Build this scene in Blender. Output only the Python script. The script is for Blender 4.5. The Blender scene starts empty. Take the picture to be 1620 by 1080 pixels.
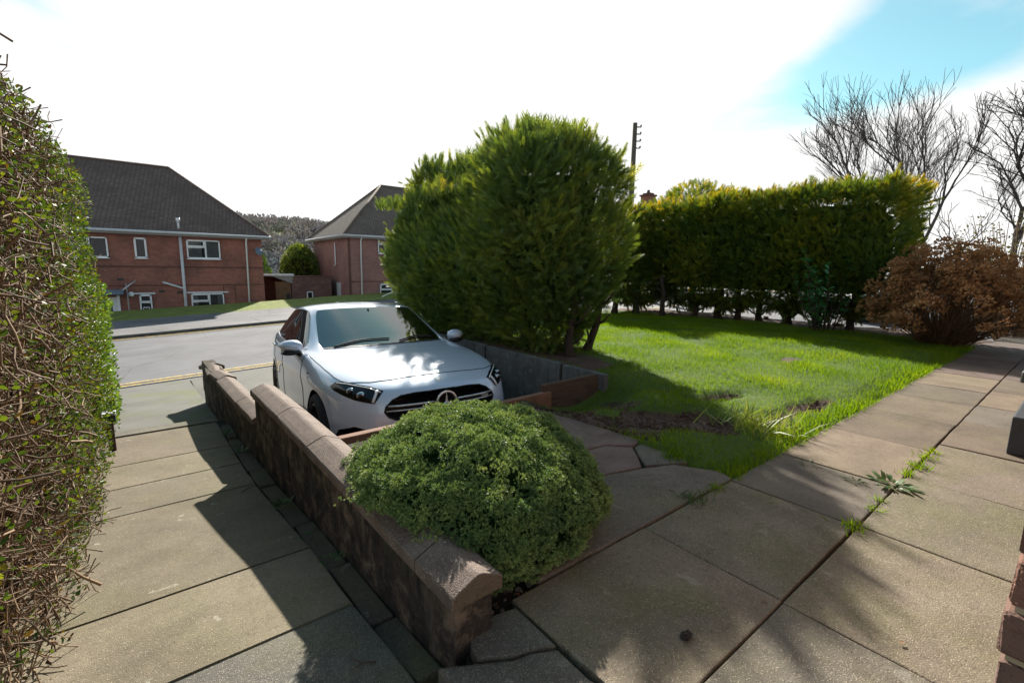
import bpy, bmesh, math, random
import numpy as np
from mathutils import Vector, Matrix
from mathutils.bvhtree import BVHTree
from mathutils.geometry import delaunay_2d_cdt
rng = np.random.default_rng(7)
random.seed(7)
SC = bpy.context.scene
COL = SC.collection
rad = math.radians

# ------------------------------------------------------------------ camera
# World axes: X runs along the house front (and the street), Y runs from the
# house towards the street, Z is up; the patio paving is z = 0.
F_PX, PITCH, ROLL, YAW, EYE = 730.0, rad(8.9), rad(0.75), rad(38.3), 1.2
def _cam_axes():
    c, s = math.cos(PITCH), math.sin(PITCH)
    fw, up, rt = np.array([0, c, -s]), np.array([0, s, c]), np.array([1.0, 0, 0])
    cr, sr = math.cos(ROLL), math.sin(ROLL)
    m = np.array([rt*cr + up*sr, -rt*sr + up*cr, fw])
    w = np.array([[math.cos(YAW), math.sin(YAW), 0], [-math.sin(YAW), math.cos(YAW), 0], [0, 0, 1]])
    return m @ w.T
AX = _cam_axes()
cam_d = bpy.data.cameras.new('camera')
cam = bpy.data.objects.new('camera', cam_d); COL.objects.link(cam)
cam.matrix_world = Matrix(((AX[0][0], AX[1][0], -AX[2][0], 0),
                           (AX[0][1], AX[1][1], -AX[2][1], 0),
                           (AX[0][2], AX[1][2], -AX[2][2], EYE), (0, 0, 0, 1)))
cam_d.sensor_width = 36; cam_d.lens = 36*F_PX/1620
cam_d.clip_start = 0.05; cam_d.clip_end = 3000
SC.camera = cam

# ------------------------------------------------------------------ sun, sky, exposure
SUN_EL, SUN_AZ = rad(32.5), rad(34)       # azimuth measured from +Y towards +X
SUN_DIR = Vector((math.cos(SUN_EL)*math.sin(SUN_AZ), math.cos(SUN_EL)*math.cos(SUN_AZ), math.sin(SUN_EL)))
sd = bpy.data.lights.new('sun', 'SUN'); sd.energy = 3.6; sd.angle = rad(0.9); sd.color = (1.0, .94, .84)
so = bpy.data.objects.new('sun', sd); COL.objects.link(so)
so.rotation_euler = (-SUN_DIR).to_track_quat('-Z', 'Y').to_euler()
so.location = (20, 40, 30)
SC.view_settings.view_transform = 'Standard'; SC.view_settings.look = 'None'
SC.view_settings.exposure = 1.58; SC.view_settings.gamma = 1.0
try: SC.view_settings.use_curve_mapping = False
except Exception: pass

world = bpy.data.worlds.new('World'); SC.world = world; world.use_nodes = True
def build_world():
    nt = world.node_tree; N = nt.nodes; L = nt.links; N.clear()
    out = N.new('ShaderNodeOutputWorld'); bg = N.new('ShaderNodeBackground')
    sky = N.new('ShaderNodeTexSky'); sky.sky_type = 'NISHITA'; sky.sun_disc = False
    sky.sun_elevation = SUN_EL; sky.sun_rotation = SUN_AZ; sky.air_density = 1.0; sky.dust_density = .6; sky.ozone_density = 1.2
    sk = N.new('ShaderNodeVectorMath'); sk.operation = 'MULTIPLY'; sk.inputs[1].default_value = (.046, .064, .052)
    L.new(sky.outputs[0], sk.inputs[0])
    geo = N.new('ShaderNodeNewGeometry')
    neg = N.new('ShaderNodeVectorMath'); neg.operation = 'SCALE'; neg.inputs['Scale'].default_value = -1
    L.new(geo.outputs['Incoming'], neg.inputs[0])
    sep = N.new('ShaderNodeSeparateXYZ'); L.new(neg.outputs[0], sep.inputs[0])
    zz = N.new('ShaderNodeMath'); zz.operation = 'ADD'; zz.inputs[1].default_value = .16
    za = N.new('ShaderNodeMath'); za.operation = 'ABSOLUTE'; L.new(sep.outputs['Z'], za.inputs[0]); L.new(za.outputs[0], zz.inputs[0])
    dv = N.new('ShaderNodeVectorMath'); dv.operation = 'DIVIDE'; L.new(neg.outputs[0], dv.inputs[0])
    cb = N.new('ShaderNodeCombineXYZ'); 
    for i in range(2): L.new(zz.outputs[0], cb.inputs[i])
    cb.inputs[2].default_value = 1.0
    L.new(cb.outputs[0], dv.inputs[1])
    mp = N.new('ShaderNodeMapping'); mp.inputs['Scale'].default_value = SKY_SC; mp.inputs['Location'].default_value = (SKY_OFF[0], SKY_OFF[1], 0)
    mp.inputs['Rotation'].default_value = (0, 0, rad(SKY_ROT))
    L.new(dv.outputs[0], mp.inputs[0])
    nz = N.new('ShaderNodeTexNoise'); nz.inputs['Scale'].default_value = 1.15; nz.inputs['Detail'].default_value = 7; nz.inputs['Roughness'].default_value = .5; nz.inputs['Distortion'].default_value = .35
    L.new(mp.outputs[0], nz.inputs['Vector'])
    # thick bright cloud towards the sun, broken cloud away from it
    dot = N.new('ShaderNodeVectorMath'); dot.operation = 'DOT_PRODUCT'; dot.inputs[1].default_value = SUN_DIR
    L.new(neg.outputs[0], dot.inputs[0])
    mr = N.new('ShaderNodeMapRange'); mr.inputs['From Min'].default_value = .80; mr.inputs['From Max'].default_value = .93; mr.inputs['To Min'].default_value = 0; mr.inputs['To Max'].default_value = .34
    L.new(dot.outputs['Value'], mr.inputs['Value'])
    ad = N.new('ShaderNodeMath'); ad.operation = 'ADD'; L.new(nz.outputs['Fac'], ad.inputs[0]); L.new(mr.outputs[0], ad.inputs[1])
    # cloud layers close up towards the horizon
    hr_ = N.new('ShaderNodeMapRange'); hr_.interpolation_type = 'SMOOTHSTEP'; hr_.inputs['From Min'].default_value = .10; hr_.inputs['From Max'].default_value = .30; hr_.inputs['To Min'].default_value = .45; hr_.inputs['To Max'].default_value = 0
    L.new(sep.outputs['Z'], hr_.inputs['Value']); ad2 = N.new('ShaderNodeMath'); ad2.operation = 'ADD'; L.new(ad.outputs[0], ad2.inputs[0]); L.new(hr_.outputs[0], ad2.inputs[1]); ad = ad2
    # and break up overhead
    ov = N.new('ShaderNodeMapRange'); ov.interpolation_type = 'SMOOTHSTEP'; ov.inputs['From Min'].default_value = .56; ov.inputs['From Max'].default_value = .80; ov.inputs['To Min'].default_value = 0; ov.inputs['To Max'].default_value = -.34
    L.new(sep.outputs['Z'], ov.inputs['Value']); ad3 = N.new('ShaderNodeMath'); ad3.operation = 'ADD'; L.new(ad.outputs[0], ad3.inputs[0]); L.new(ov.outputs[0], ad3.inputs[1]); ad = ad3
    rp = N.new('ShaderNodeMapRange'); rp.interpolation_type = 'SMOOTHSTEP'; rp.inputs['From Min'].default_value = SKY_LO; rp.inputs['From Max'].default_value = SKY_HI
    L.new(ad.outputs[0], rp.inputs['Value'])
    mx = N.new('ShaderNodeMix'); mx.data_type = 'RGBA'
    L.new(rp.outputs[0], mx.inputs['Factor']); L.new(sk.outputs[0], mx.inputs['A']); mx.inputs['B'].default_value = (CLOUD, CLOUD, CLOUD*.99, 1)
    L.new(mx.outputs['Result'], bg.inputs['Color']); bg.inputs['Strength'].default_value = 1.0
    L.new(bg.outputs[0], out.inputs['Surface'])
SKY_OFF = (5.5, -.2); SKY_SC = (.75, .75, 0); SKY_ROT = 20; SKY_LO, SKY_HI = .44, .62; CLOUD = .36
build_world()

# ------------------------------------------------------------------ helpers
def tag(o, label=None, cat=None, group=None, kind=None):
    if label: o['label'] = label
    if cat: o['category'] = cat
    if group: o['group'] = group
    if kind: o['kind'] = kind
    return o
def empty(name, loc=(0, 0, 0), rz=0.0):
    o = bpy.data.objects.new(name, None); COL.objects.link(o); o.location = loc; o.rotation_euler = (0, 0, rz)
    o.empty_display_size = .1
    return o
def link(name, me, mat=None, parent=None, smooth=False):
    o = bpy.data.objects.new(name, me); COL.objects.link(o)
    if mat is not None:
        for m in (mat if isinstance(mat, (list, tuple)) else [mat]): me.materials.append(m)
    if parent is not None: o.parent = parent
    if smooth: me.shade_smooth()
    return o
def pyd(name, V, Fc, mat=None, parent=None, smooth=False):
    me = bpy.data.meshes.new(name); me.from_pydata([tuple(v) for v in V], [], [tuple(f) for f in Fc]); me.update()
    return link(name, me, mat, parent, smooth)
def npmesh(name, V, Fc, mat=None, parent=None, smooth=False, fv=None):
    """big mesh from numpy: V (n,3), Fc (m,k) equal-sided faces, fv per-face float attribute"""
    me = bpy.data.meshes.new(name)
    V = np.ascontiguousarray(V, dtype=np.float32); Fc = np.ascontiguousarray(Fc, dtype=np.int32)
    k = Fc.shape[1]
    me.vertices.add(len(V)); me.vertices.foreach_set('co', V.ravel())
    me.loops.add(Fc.size); me.loops.foreach_set('vertex_index', Fc.ravel())
    me.polygons.add(len(Fc)); me.polygons.foreach_set('loop_start', np.arange(0, Fc.size, k, dtype=np.int32))
    if fv is not None:
        a = me.attributes.new('v', 'FLOAT', 'FACE'); a.data.foreach_set('value', np.ascontiguousarray(fv, dtype=np.float32))
    me.update(calc_edges=True); me.validate()
    return link(name, me, mat, parent, smooth)
def bm_obj(name, bm, mat=None, parent=None, smooth=False):
    me = bpy.data.meshes.new(name); bm.to_mesh(me); bm.free()
    return link(name, me, mat, parent, smooth)
def bm_box(bm, c, s, rz=0.0, bev=0.0, seg=1):
    m = Matrix.Translation(c) @ Matrix.Rotation(rz, 4, 'Z') @ Matrix.Diagonal((s[0], s[1], s[2], 1))
    r = bmesh.ops.create_cube(bm, size=1.0, matrix=m)
    if bev > 0:
        es = {e for v in r['verts'] for e in v.link_edges}
        bmesh.ops.bevel(bm, geom=list(es), offset=bev, segments=seg, affect='EDGES', profile=.6)
def box(name, lo, hi, mat, parent=None, bev=0.0, seg=1, smooth=False):
    bm = bmesh.new(); c = [(a+b)/2 for a, b in zip(lo, hi)]; s = [b-a for a, b in zip(lo, hi)]
    bm_box(bm, c, s, 0, bev, seg); return bm_obj(name, bm, mat, parent, smooth)
def bm_tube(bm, pts, r, n=8, cap=True):
    pts = [Vector(p) for p in pts]; R = r if isinstance(r, (list, tuple)) else [r]*len(pts)
    rings = []; ref = None
    for i, p in enumerate(pts):
        t = (pts[min(i+1, len(pts)-1)] - pts[max(i-1, 0)]).normalized()
        if ref is None:
            ref = t.orthogonal().normalized()
        ref = (ref - t*ref.dot(t)).normalized(); b = t.cross(ref)
        rings.append([bm.verts.new(p + (ref*math.cos(2*math.pi*k/n) + b*math.sin(2*math.pi*k/n))*R[i]) for k in range(n)])
    for i in range(len(pts)-1):
        for k in range(n):
            bm.faces.new((rings[i][k], rings[i][(k+1) % n], rings[i+1][(k+1) % n], rings[i+1][k]))
    if cap:
        bm.faces.new(rings[0][::-1]); bm.faces.new(rings[-1])
def tube(name, pts, r, mat, parent=None, n=8, smooth=True):
    bm = bmesh.new(); bm_tube(bm, pts, r, n); return bm_obj(name, bm, mat, parent, smooth)
def prism(name, poly, z0, z1, mat, parent=None, bev=0.0, seg=2, smooth=False, jit=0.0):
    """vertical prism over an XY polygon, upper edge bevelled"""
    bm = bmesh.new()
    top = [bm.verts.new((x, y, z1 + (random.uniform(-jit, jit) if jit else 0))) for x, y in poly]
    bot = [bm.verts.new((x, y, z0)) for x, y in poly]
    ft = bm.faces.new(top); n = len(poly)
    if ft.normal.z < 0: pass
    bm.normal_update()
    for i in range(n): bm.faces.new((top[i], bot[i], bot[(i+1) % n], top[(i+1) % n]))
    bm.faces.new(bot[::-1]); bmesh.ops.recalc_face_normals(bm, faces=bm.faces)
    if bev > 0:
        bmesh.ops.bevel(bm, geom=[e for e in ft.edges], offset=bev, segments=seg, affect='EDGES', profile=.55)
    return bm_obj(name, bm, mat, parent, smooth)
def extr(name, poly, axis, a0, a1, mat, parent=None, bev=0.0):
    """extrude a 2D polygon along X or Y; poly holds the other two coords (X->(y,z), Y->(x,z))"""
    bm = bmesh.new()
    f = (lambda p, a: (a, p[0], p[1])) if axis == 'X' else (lambda p, a: (p[0], a, p[1]))
    A = [bm.verts.new(f(p, a0)) for p in poly]; B = [bm.verts.new(f(p, a1)) for p in poly]; n = len(poly)
    bm.faces.new(A); bm.faces.new(B[::-1])
    for i in range(n): bm.faces.new((A[i], B[i], B[(i+1) % n], A[(i+1) % n]))
    bmesh.ops.recalc_face_normals(bm, faces=bm.faces)
    if bev > 0: bmesh.ops.bevel(bm, geom=list(bm.edges), offset=bev, segments=1, affect='EDGES')
    return bm_obj(name, bm, mat, parent)
def copy_tree(o, parent=None):
    c = o.copy(); COL.objects.link(c); c.parent = parent
    for ch in list(o.children): copy_tree(ch, c)
    return c
def unit(a): return a/np.maximum(np.linalg.norm(a, axis=-1, keepdims=True), 1e-9)

# ---- scattered leaf-like pieces: every template is (verts, tris) with y = length, x = width, z = normal
def scatter(name, pos, d, size, tpl, mat, parent=None, roll=None, v=None, widen=1.0):
    T, Fc = np.array(tpl[0], float), np.array(tpl[1], int); n = len(pos)
    d = unit(d); r = rng.normal(size=(n, 3)) if roll is None else roll
    s = unit(np.cross(d, r)); nn = np.cross(s, d)
    size = np.broadcast_to(np.asarray(size, float), (n,))
    V = pos[:, None, :] + size[:, None, None]*(T[None, :, 0:1]*s[:, None, :]*widen + T[None, :, 1:2]*d[:, None, :] + T[None, :, 2:3]*nn[:, None, :])
    Fa = (Fc[None] + (np.arange(n)*len(T))[:, None, None]).reshape(-1, Fc.shape[1])
    if v is None: v = rng.random(n)
    return npmesh(name, V.reshape(-1, 3), Fa, mat, parent, fv=np.repeat(v, len(Fc)))
LEAF = ([(0, 0, 0), (-.26, .35, .07), (0, .45, 0), (.26, .35, .07), (-.2, .7, .05), (.2, .7, .05), (0, 1, -.08)],
        [(0, 2, 1), (0, 3, 2), (1, 2, 4), (2, 3, 5), (2, 6, 4), (2, 5, 6)])
def frond_tpl(pairs=4, ang=38, w=.05):
    V, Fc = [], []
    def blade(p, a, l, z0, z1):
        i = len(V); ca, sa = math.cos(a), math.sin(a)
        V.extend([(p[0]-ca*w, p[1]+sa*w, z0), (p[0]+ca*w, p[1]-sa*w, z0), (p[0]+sa*l, p[1]+ca*l, z1)]); Fc.append((i, i+1, i+2))
    blade((0, 0), 0, 1, 0, -.1)
    for k in range(pairs):
        y = .12 + .7*k/pairs
        for sgn in (-1, 1): blade((0, y), sgn*rad(ang), .42*(1-.45*k/pairs), 0, random.uniform(-.12, .12))
    return V, Fc
FROND = frond_tpl()
def tuft_tpl(n=8, w=.11, spread=.8):
    V, Fc = [], []
    for k in range(n):
        a = 2*math.pi*k/n + random.uniform(-.3, .3); e = spread*random.uniform(.15, 1.0)
        dx, dz, dy = math.sin(e)*math.cos(a), math.sin(e)*math.sin(a), math.cos(e); b = .15
        i = len(V); px, pz = -math.sin(a)*w, math.cos(a)*w
        V.extend([(dx*b-px, dy*b, dz*b-pz), (dx*b+px, dy*b, dz*b+pz), (dx, dy, dz)]); Fc.append((i, i+1, i+2))
    return V, Fc
GRASS = ([(-.05, 0, 0), (.05, 0, 0), (-.035, .55, .06), (.035, .55, .06), (0, 1, .28)], [(0, 1, 3), (0, 3, 2), (2, 3, 4)])
def sticks(name, P0, P1, R0, R1, mat, parent=None, n=3, fv=None):
    P0, P1 = np.asarray(P0, float), np.asarray(P1, float); m = len(P0)
    t = unit(P1-P0); a = unit(np.cross(t, np.where(np.abs(t[:, 2:3]) > .9, [[1., 0, 0]], [[0, 0, 1.]]))); b = np.cross(t, a)
    R0 = np.broadcast_to(np.asarray(R0, float), (m,)); R1 = np.broadcast_to(np.asarray(R1, float), (m,))
    ang = 2*np.pi*np.arange(n)/n; ring = np.cos(ang)[None, :, None]*a[:, None, :] + np.sin(ang)[None, :, None]*b[:, None, :]
    V = np.concatenate([P0[:, None, :] + ring*R0[:, None, None], P1[:, None, :] + ring*R1[:, None, None]], 1)
    k = np.arange(n); q = np.stack([k, (k+1) % n, (k+1) % n + n, k+n], 1)
    Fa = (q[None] + (np.arange(m)*2*n)[:, None, None]).reshape(-1, 4)
    return npmesh(name, V.reshape(-1, 3), Fa, mat, parent, smooth=n > 3, fv=None if fv is None else np.repeat(fv, n))
def n3(p, s, seed=0):
    """cheap smooth pseudo-noise in [-1,1]"""
    p = np.asarray(p)*s + seed*7.13
    x, y, z = p[..., 0], p[..., 1], p[..., 2]
    return (np.sin(x*1.7+1.3*np.sin(y*1.1+z)) + np.sin(y*1.9+1.7*np.sin(z*1.3+x*.7)) + np.sin(z*2.1+1.1*np.sin(x*1.6+y*.9)))/3

# ------------------------------------------------------------------ materials
class G:
    """small node-graph writer"""
    def __init__(s, name):
        s.m = bpy.data.materials.new(name); s.m.use_nodes = True; s.nt = s.m.node_tree; s.N = s.nt.nodes; s.L = s.nt.links
        s.N.clear(); s.out = s.N.new('ShaderNodeOutputMaterial')
    def node(s, t, ins=None, **kw):
        n = s.N.new(t)
        for k, v in kw.items(): setattr(n, k, v)
        for k, v in (ins or {}).items():
            if hasattr(v, 'is_output') or isinstance(v, bpy.types.NodeSocket): s.L.new(v, n.inputs[k])
            else: n.inputs[k].default_value = v
        return n
    def pos(s): return s.node('ShaderNodeNewGeometry').outputs['Position']
    def obj(s): return s.node('ShaderNodeTexCoord').outputs['Object']
    def rnd(s): return s.node('ShaderNodeObjectInfo').outputs['Random']
    def attr(s, name='v'): return s.node('ShaderNodeAttribute', attribute_name=name).outputs['Fac']
    def noise(s, vec, scale, detail=4, rough=.55, dist=0.0):
        return s.node('ShaderNodeTexNoise', {'Vector': vec, 'Scale': scale, 'Detail': detail, 'Roughness': rough, 'Distortion': dist}).outputs['Fac']
    def voro(s, vec, scale, out='Distance', rnd=1.0):
        return s.node('ShaderNodeTexVoronoi', {'Vector': vec, 'Scale': scale, 'Randomness': rnd}).outputs[out]
    def ramp(s, fac, stops, interp='LINEAR'):
        n = s.node('ShaderNodeValToRGB', {'Fac': fac}); r = n.color_ramp; r.interpolation = interp
        while len(r.elements) < len(stops): r.elements.new(.5)
        for e, (p, c) in zip(r.elements, stops):
            e.position = p; e.color = (*c, 1) if len(c) == 3 else c
        return n.outputs['Color']
    def rng(s, v, a, b, c=0.0, d=1.0, smooth=True):
        return s.node('ShaderNodeMapRange', {'Value': v, 'From Min': a, 'From Max': b, 'To Min': c, 'To Max': d}, interpolation_type='SMOOTHSTEP' if smooth else 'LINEAR').outputs[0]
    def mix(s, f, a, b, blend='MIX'):
        n = s.node('ShaderNodeMix', data_type='RGBA', blend_type=blend)
        for k, v in (('Factor', f), ('A', a), ('B', b)):
            i = n.inputs[k] if k != 'Factor' else n.inputs['Factor']
            if isinstance(v, bpy.types.NodeSocket): s.L.new(v, i)
            elif k == 'Factor': i.default_value = v
            else: i.default_value = (*v, 1) if len(v) == 3 else v
        return n.outputs['Result']
    def math(s, op, a, b=0.0):
        return s.node('ShaderNodeMath', {0: a, 1: b}, operation=op).outputs[0]
    def bump(s, h, strength=.5, dist=.01, normal=None):
        i = {'Height': h, 'Strength': strength, 'Distance': dist}
        if normal is not None: i['Normal'] = normal
        return s.node('ShaderNodeBump', i).outputs['Normal']
    def bsdf(s, col, rough=.8, normal=None, **kw):
        n = s.N.new('ShaderNodeBsdfPrincipled')
        def put(k, v):
            if isinstance(v, bpy.types.NodeSocket): s.L.new(v, n.inputs[k])
            elif k in ('Base Color', 'Coat Tint', 'Sheen Tint', 'Emission Color'): n.inputs[k].default_value = (*v, 1) if len(v) == 3 else v
            else: n.inputs[k].default_value = v
        put('Base Color', col); put('Roughness', rough)
        if normal is not None: put('Normal', normal)
        for k, v in kw.items(): put(k.replace('_', ' '), v)
        return n.outputs['BSDF']
    def done(s, sh, disp=None):
        s.L.new(sh, s.out.inputs['Surface']); return s.m
def plain(name, col, rough=.6, var=.12, **kw):
    g = G(name); n = g.noise(g.pos(), 6, 4)
    d = tuple(c*(1-var) for c in col); l = tuple(min(1, c*(1+var)) for c in col)
    return g.done(g.bsdf(g.ramp(n, [(.3, d), (.7, l)]), rough, **kw))
def leafmat(name, stops, rough=.4, trans=.35, tint=(1.25, 1.2, .5), spec=.5, clump=2.5, clump_amt=.35):
    """foliage: colour by leaf and by clump, glossy face plus light coming through"""
    g = G(name); v = g.attr(); c = g.noise(g.pos(), clump, 3)
    f = g.math('ADD', g.math('MULTIPLY', v, 1-clump_amt), g.math('MULTIPLY', g.rng(c, .3, .7), clump_amt))
    col = g.ramp(f, stops)
    a = g.bsdf(col, rough, Specular_IOR_Level=spec)
    t = g.node('ShaderNodeBsdfTranslucent', {'Color': g.mix(1.0, col, tint, 'MULTIPLY')}).outputs[0]
    m = g.node('ShaderNodeMixShader', {0: trans, 1: a, 2: t}).outputs[0]
    return g.done(m)
# ---------------------------------------------------------------- setting materials
def flag_mat(name, c0, c1, moss=(.13, .125, .045), moss_amt=.5, speck=.25, lichen=.25, scale=1.0):
    g = G(name); p = g.pos(); r = g.rnd()
    n = g.noise(p, 3.1*scale, 6, .6); n2 = g.noise(p, 38, 3, .6); n4 = g.noise(p, 210, 2, .7)
    col = g.ramp(n, [(.32, c0), (.66, c1)])
    sh = g.rng(r, 0, 1, .78, 1.2, False)
    col = g.mix(1.0, col, g.node('ShaderNodeCombineColor', {0: sh, 1: sh, 2: sh}).outputs[0], 'MULTIPLY')
    r2 = g.math('FRACT', g.math('MULTIPLY', r, 17.3)); r3 = g.math('FRACT', g.math('MULTIPLY', r, 41.7))
    col = g.mix(g.rng(r2, .35, 1, 0, .5, False), col, (.125, .120, .110)); col = g.mix(g.rng(r3, .5, 1, 0, .35, False), col, (.185, .125, .098))
    mo = g.math('MULTIPLY', g.rng(g.noise(p, 1.7, 5, .65, .4), .44, .66), moss_amt)
    col = g.mix(mo, col, moss)
    col = g.mix(g.rng(g.noise(p, 1.05, 5, .7, .5), .50, .68, 0, .55), col, tuple(c*.55 for c in c0))
    col = g.mix(g.rng(n2, .5, .75, 0, .35), col, tuple(c*.45 for c in c0))
    # exposed grit: pale and dark grains
    vo = g.voro(p, 190); cellc = g.voro(p, 190, 'Color')
    sep = g.node('ShaderNodeSeparateColor', {0: cellc}).outputs[0]
    grain = g.math('MULTIPLY', g.rng(vo, .38, .18), g.rng(sep, 1-speck, 1-speck+.02))
    col = g.mix(grain, col, tuple(min(.6, c*2.0+.04) for c in c1))
    grain2 = g.math('MULTIPLY', g.rng(vo, .4, .2), g.rng(sep, .28, .26))
    col = g.mix(grain2, col, tuple(c*.35 for c in c0))
    li = g.math('MULTIPLY', g.rng(g.noise(p, 7.5, 4, .7, .6), .63, .69), lichen)
    col = g.mix(li, col, (.36, .35, .29))
    h = g.math('ADD', g.math('MULTIPLY', n4, .5), g.math('MULTIPLY', g.math('SUBTRACT', 1.0, vo), .6))
    b = g.bump(h, .55, .004, g.bump(n, .5, .02))
    return g.done(g.bsdf(col, .86, b, Specular_IOR_Level=.3))
M_FLAG = flag_mat('weathered_flag', (.128, .104, .072), (.215, .178, .124))
M_FLAG2 = flag_mat('brown_flag', (.132, .100, .072), (.205, .158, .112), moss_amt=.2, speck=.08, lichen=.1)
M_FLAG3 = flag_mat('exposed_grit_flag', (.085, .075, .062), (.15, .13, .105), moss_amt=.35, speck=.42)
M_FLAG4 = flag_mat('reddish_flag', (.115, .080, .068), (.178, .128, .108), moss_amt=.12, speck=.07, lichen=.1)
M_PATH = flag_mat('path_concrete', (.150, .124, .084), (.215, .180, .124), moss_amt=.28, speck=.13, lichen=.5, moss=(.15, .145, .055))
M_PATH2 = flag_mat('path_grit_concrete', (.085, .078, .062), (.15, .135, .105), moss_amt=.4, speck=.45)

def tarmac(name, c, patch=.3):
    g = G(name); p = g.pos()
    n = g.noise(p, .55, 5, .6, .3); n2 = g.noise(p, 60, 3, .7); v = g.voro(p, 90)
    col = g.ramp(n, [(.3, tuple(x*(1-patch) for x in c)), (.7, tuple(x*(1+patch) for x in c))])
    col = g.mix(g.rng(n2, .55, .75, 0, .4), col, tuple(x*1.9 for x in c))
    st = g.node('ShaderNodeMapping', {'Vector': p, 'Scale': (.12, 2.2, 1)}).outputs[0]
    col = g.mix(g.rng(g.noise(st, 1.0, 4, .6), .5, .72, 0, .35), col, tuple(x*1.45 for x in c))
    cr = g.rng(g.node('ShaderNodeTexVoronoi', {'Vector': g.mix(.12, p, g.node('ShaderNodeTexNoise', {'Vector': p, 'Scale': 1.7, 'Detail': 4}).outputs['Color']), 'Scale': .45}, feature='DISTANCE_TO_EDGE').outputs['Distance'], .0, .006, .55, 0)
    col = g.mix(cr, col, (.02, .02, .02))
    return g.done(g.bsdf(col, .82, g.bump(g.math('ADD', v, n2), .5, .006), Specular_IOR_Level=.35))
M_ROAD = tarmac('road_tarmac', (.135, .132, .138))
M_PAVE = tarmac('pavement_tarmac', (.155, .146, .150))
M_DRIVE = tarmac('drive_concrete', (.12, .115, .10))
def mossy_tarmac():
    g = G('mossy_tarmac'); p = g.pos(); n2 = g.noise(p, 70, 3, .7)
    col = g.ramp(g.noise(p, 2.0, 5, .6), [(.3, (.085, .083, .072)), (.7, (.13, .127, .112))])
    col = g.mix(g.rng(g.noise(p, 1.1, 5, .65, .3), .47, .64, 0, .75), col, (.10, .115, .035))
    col = g.mix(g.rng(n2, .55, .75, 0, .4), col, (.2, .195, .17))
    return g.done(g.bsdf(col, .88, g.bump(n2, .5, .006)))
M_MOSSTAR = mossy_tarmac()
def soil_mat(name, a, b):
    g = G(name); p = g.pos(); n = g.noise(p, 5, 7, .65); n2 = g.noise(p, 45, 4, .7)
    col = g.mix(g.rng(n2, .5, .72, 0, .6), g.ramp(n, [(.3, a), (.7, b)]), tuple(x*1.7 for x in b))
    return g.done(g.bsdf(col, .95, g.bump(g.math('ADD', g.math('MULTIPLY', n, 2.0), n2), .9, .03)))
M_SOIL = soil_mat('red_brown_soil', (.045, .026, .018), (.105, .062, .043))
M_BED = soil_mat('dark_bed_soil', (.022, .017, .012), (.06, .045, .032))
def turf_mat():
    g = G('turf'); p = g.pos()
    col = g.ramp(g.noise(p, 2.2, 5, .6), [(.3, (.045, .085, .008)), (.7, (.08, .125, .012))])
    bare = g.rng(g.attr('bare'), .3, .7)
    n2 = g.noise(p, 45, 4, .7)
    so = g.mix(g.rng(n2, .5, .72, 0, .6), g.ramp(g.noise(p, 5, 7, .65), [(.3, (.045, .025, .017)), (.7, (.110, .064, .044))]), (.19, .12, .085))
    col = g.mix(bare, col, so)
    return g.done(g.bsdf(col, .95, g.bump(n2, .8, .02)))
M_TURF = turf_mat()
def verge_mat():
    g = G('verge_grass'); p = g.pos()
    col = g.ramp(g.noise(p, 2.5, 6, .7), [(.3, (.13, .17, .03)), (.7, (.25, .27, .06))])
    return g.done(g.bsdf(col, .9, g.bump(g.noise(p, 30, 4, .7), .8, .04)))
M_VERGE = verge_mat()
M_EARTH = soil_mat('rough_ground', (.05, .055, .025), (.10, .095, .05))
def paint_mat(name, c):
    g = G(name); p = g.pos(); w = g.rng(g.noise(p, 14, 5, .7), .45, .62)
    return g.done(g.bsdf(g.mix(w, c, (.13, .125, .11)), .75))
M_YELLOW = paint_mat('worn_yellow_paint', (.50, .34, .06))
M_KERB = plain('kerb_concrete', (.085, .078, .072), .85, .3)

# ---------------------------------------------------------------- big sheets
def zs(x): return -1.2 + .045*max(-25, min(45, x))        # the street climbs gently to the right
def sheet(name, xs, ys, zf, mat, kind='structure', parent=None, smooth=False):
    V = [(x, y, zf(x, y)) for y in ys for x in xs]; nx = len(xs)
    Fc = [(j*nx+i, j*nx+i+1, (j+1)*nx+i+1, (j+1)*nx+i) for j in range(len(ys)-1) for i in range(nx-1)]
    o = pyd(name, V, Fc, mat, parent, smooth)
    if kind: o['kind'] = kind
    return o
XS = [-400, -200, -100, -60, -40, -25, -15, -8, -4, 0, 4, 8, 12, 16, 20, 25, 30, 45, 60, 100, 200, 400, 700]
def gz(x, y):
    z = zs(x) - .10
    if y > 27.0: z -= min(1.0, (y-27.0)*1.2)
    if y > 34: z -= (y-34)*.055
    return max(z, -9 + .0*y)
sheet('ground', XS, [-30, -10, 0, 6, 11, 16, 20, 24, 26.9, 27.2, 27.8, 30, 34, 40, 60, 100, 160, 240, 400, 900], gz, M_EARTH)
RX = [-60, -25, -10, 0, 5, 10, 15, 20, 30, 45, 70]
sheet('road', RX, [11.45, 14, 17, 19.72], lambda x, y: zs(x) + .02*math.sin((y-11.45)/8.2*math.pi), M_ROAD)
sheet('far_pavement', RX, [19.86, 22, 24.6], lambda x, y: zs(x) + .10 + .012*(y-19.86), M_PAVE)
sheet('grass_verge', RX, [24.6, 24.9, 25.5, 26.3, 27.1], lambda x, y: zs(x) + .158 + max(0, y-24.6)*.085 + .02*math.sin(x*.8), M_VERGE, smooth=True)
kerb = pyd('kerb', [(x, y, zs(x) + dz) for x in RX for (y, dz) in ((19.70, -.05), (19.70, .085), (19.73, .115), (19.86, .118))],
           [(i*4+k, (i+1)*4+k, (i+1)*4+k+1, i*4+k+1) for i in range(len(RX)-1) for k in range(3)], M_KERB); kerb['kind'] = 'structure'
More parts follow.
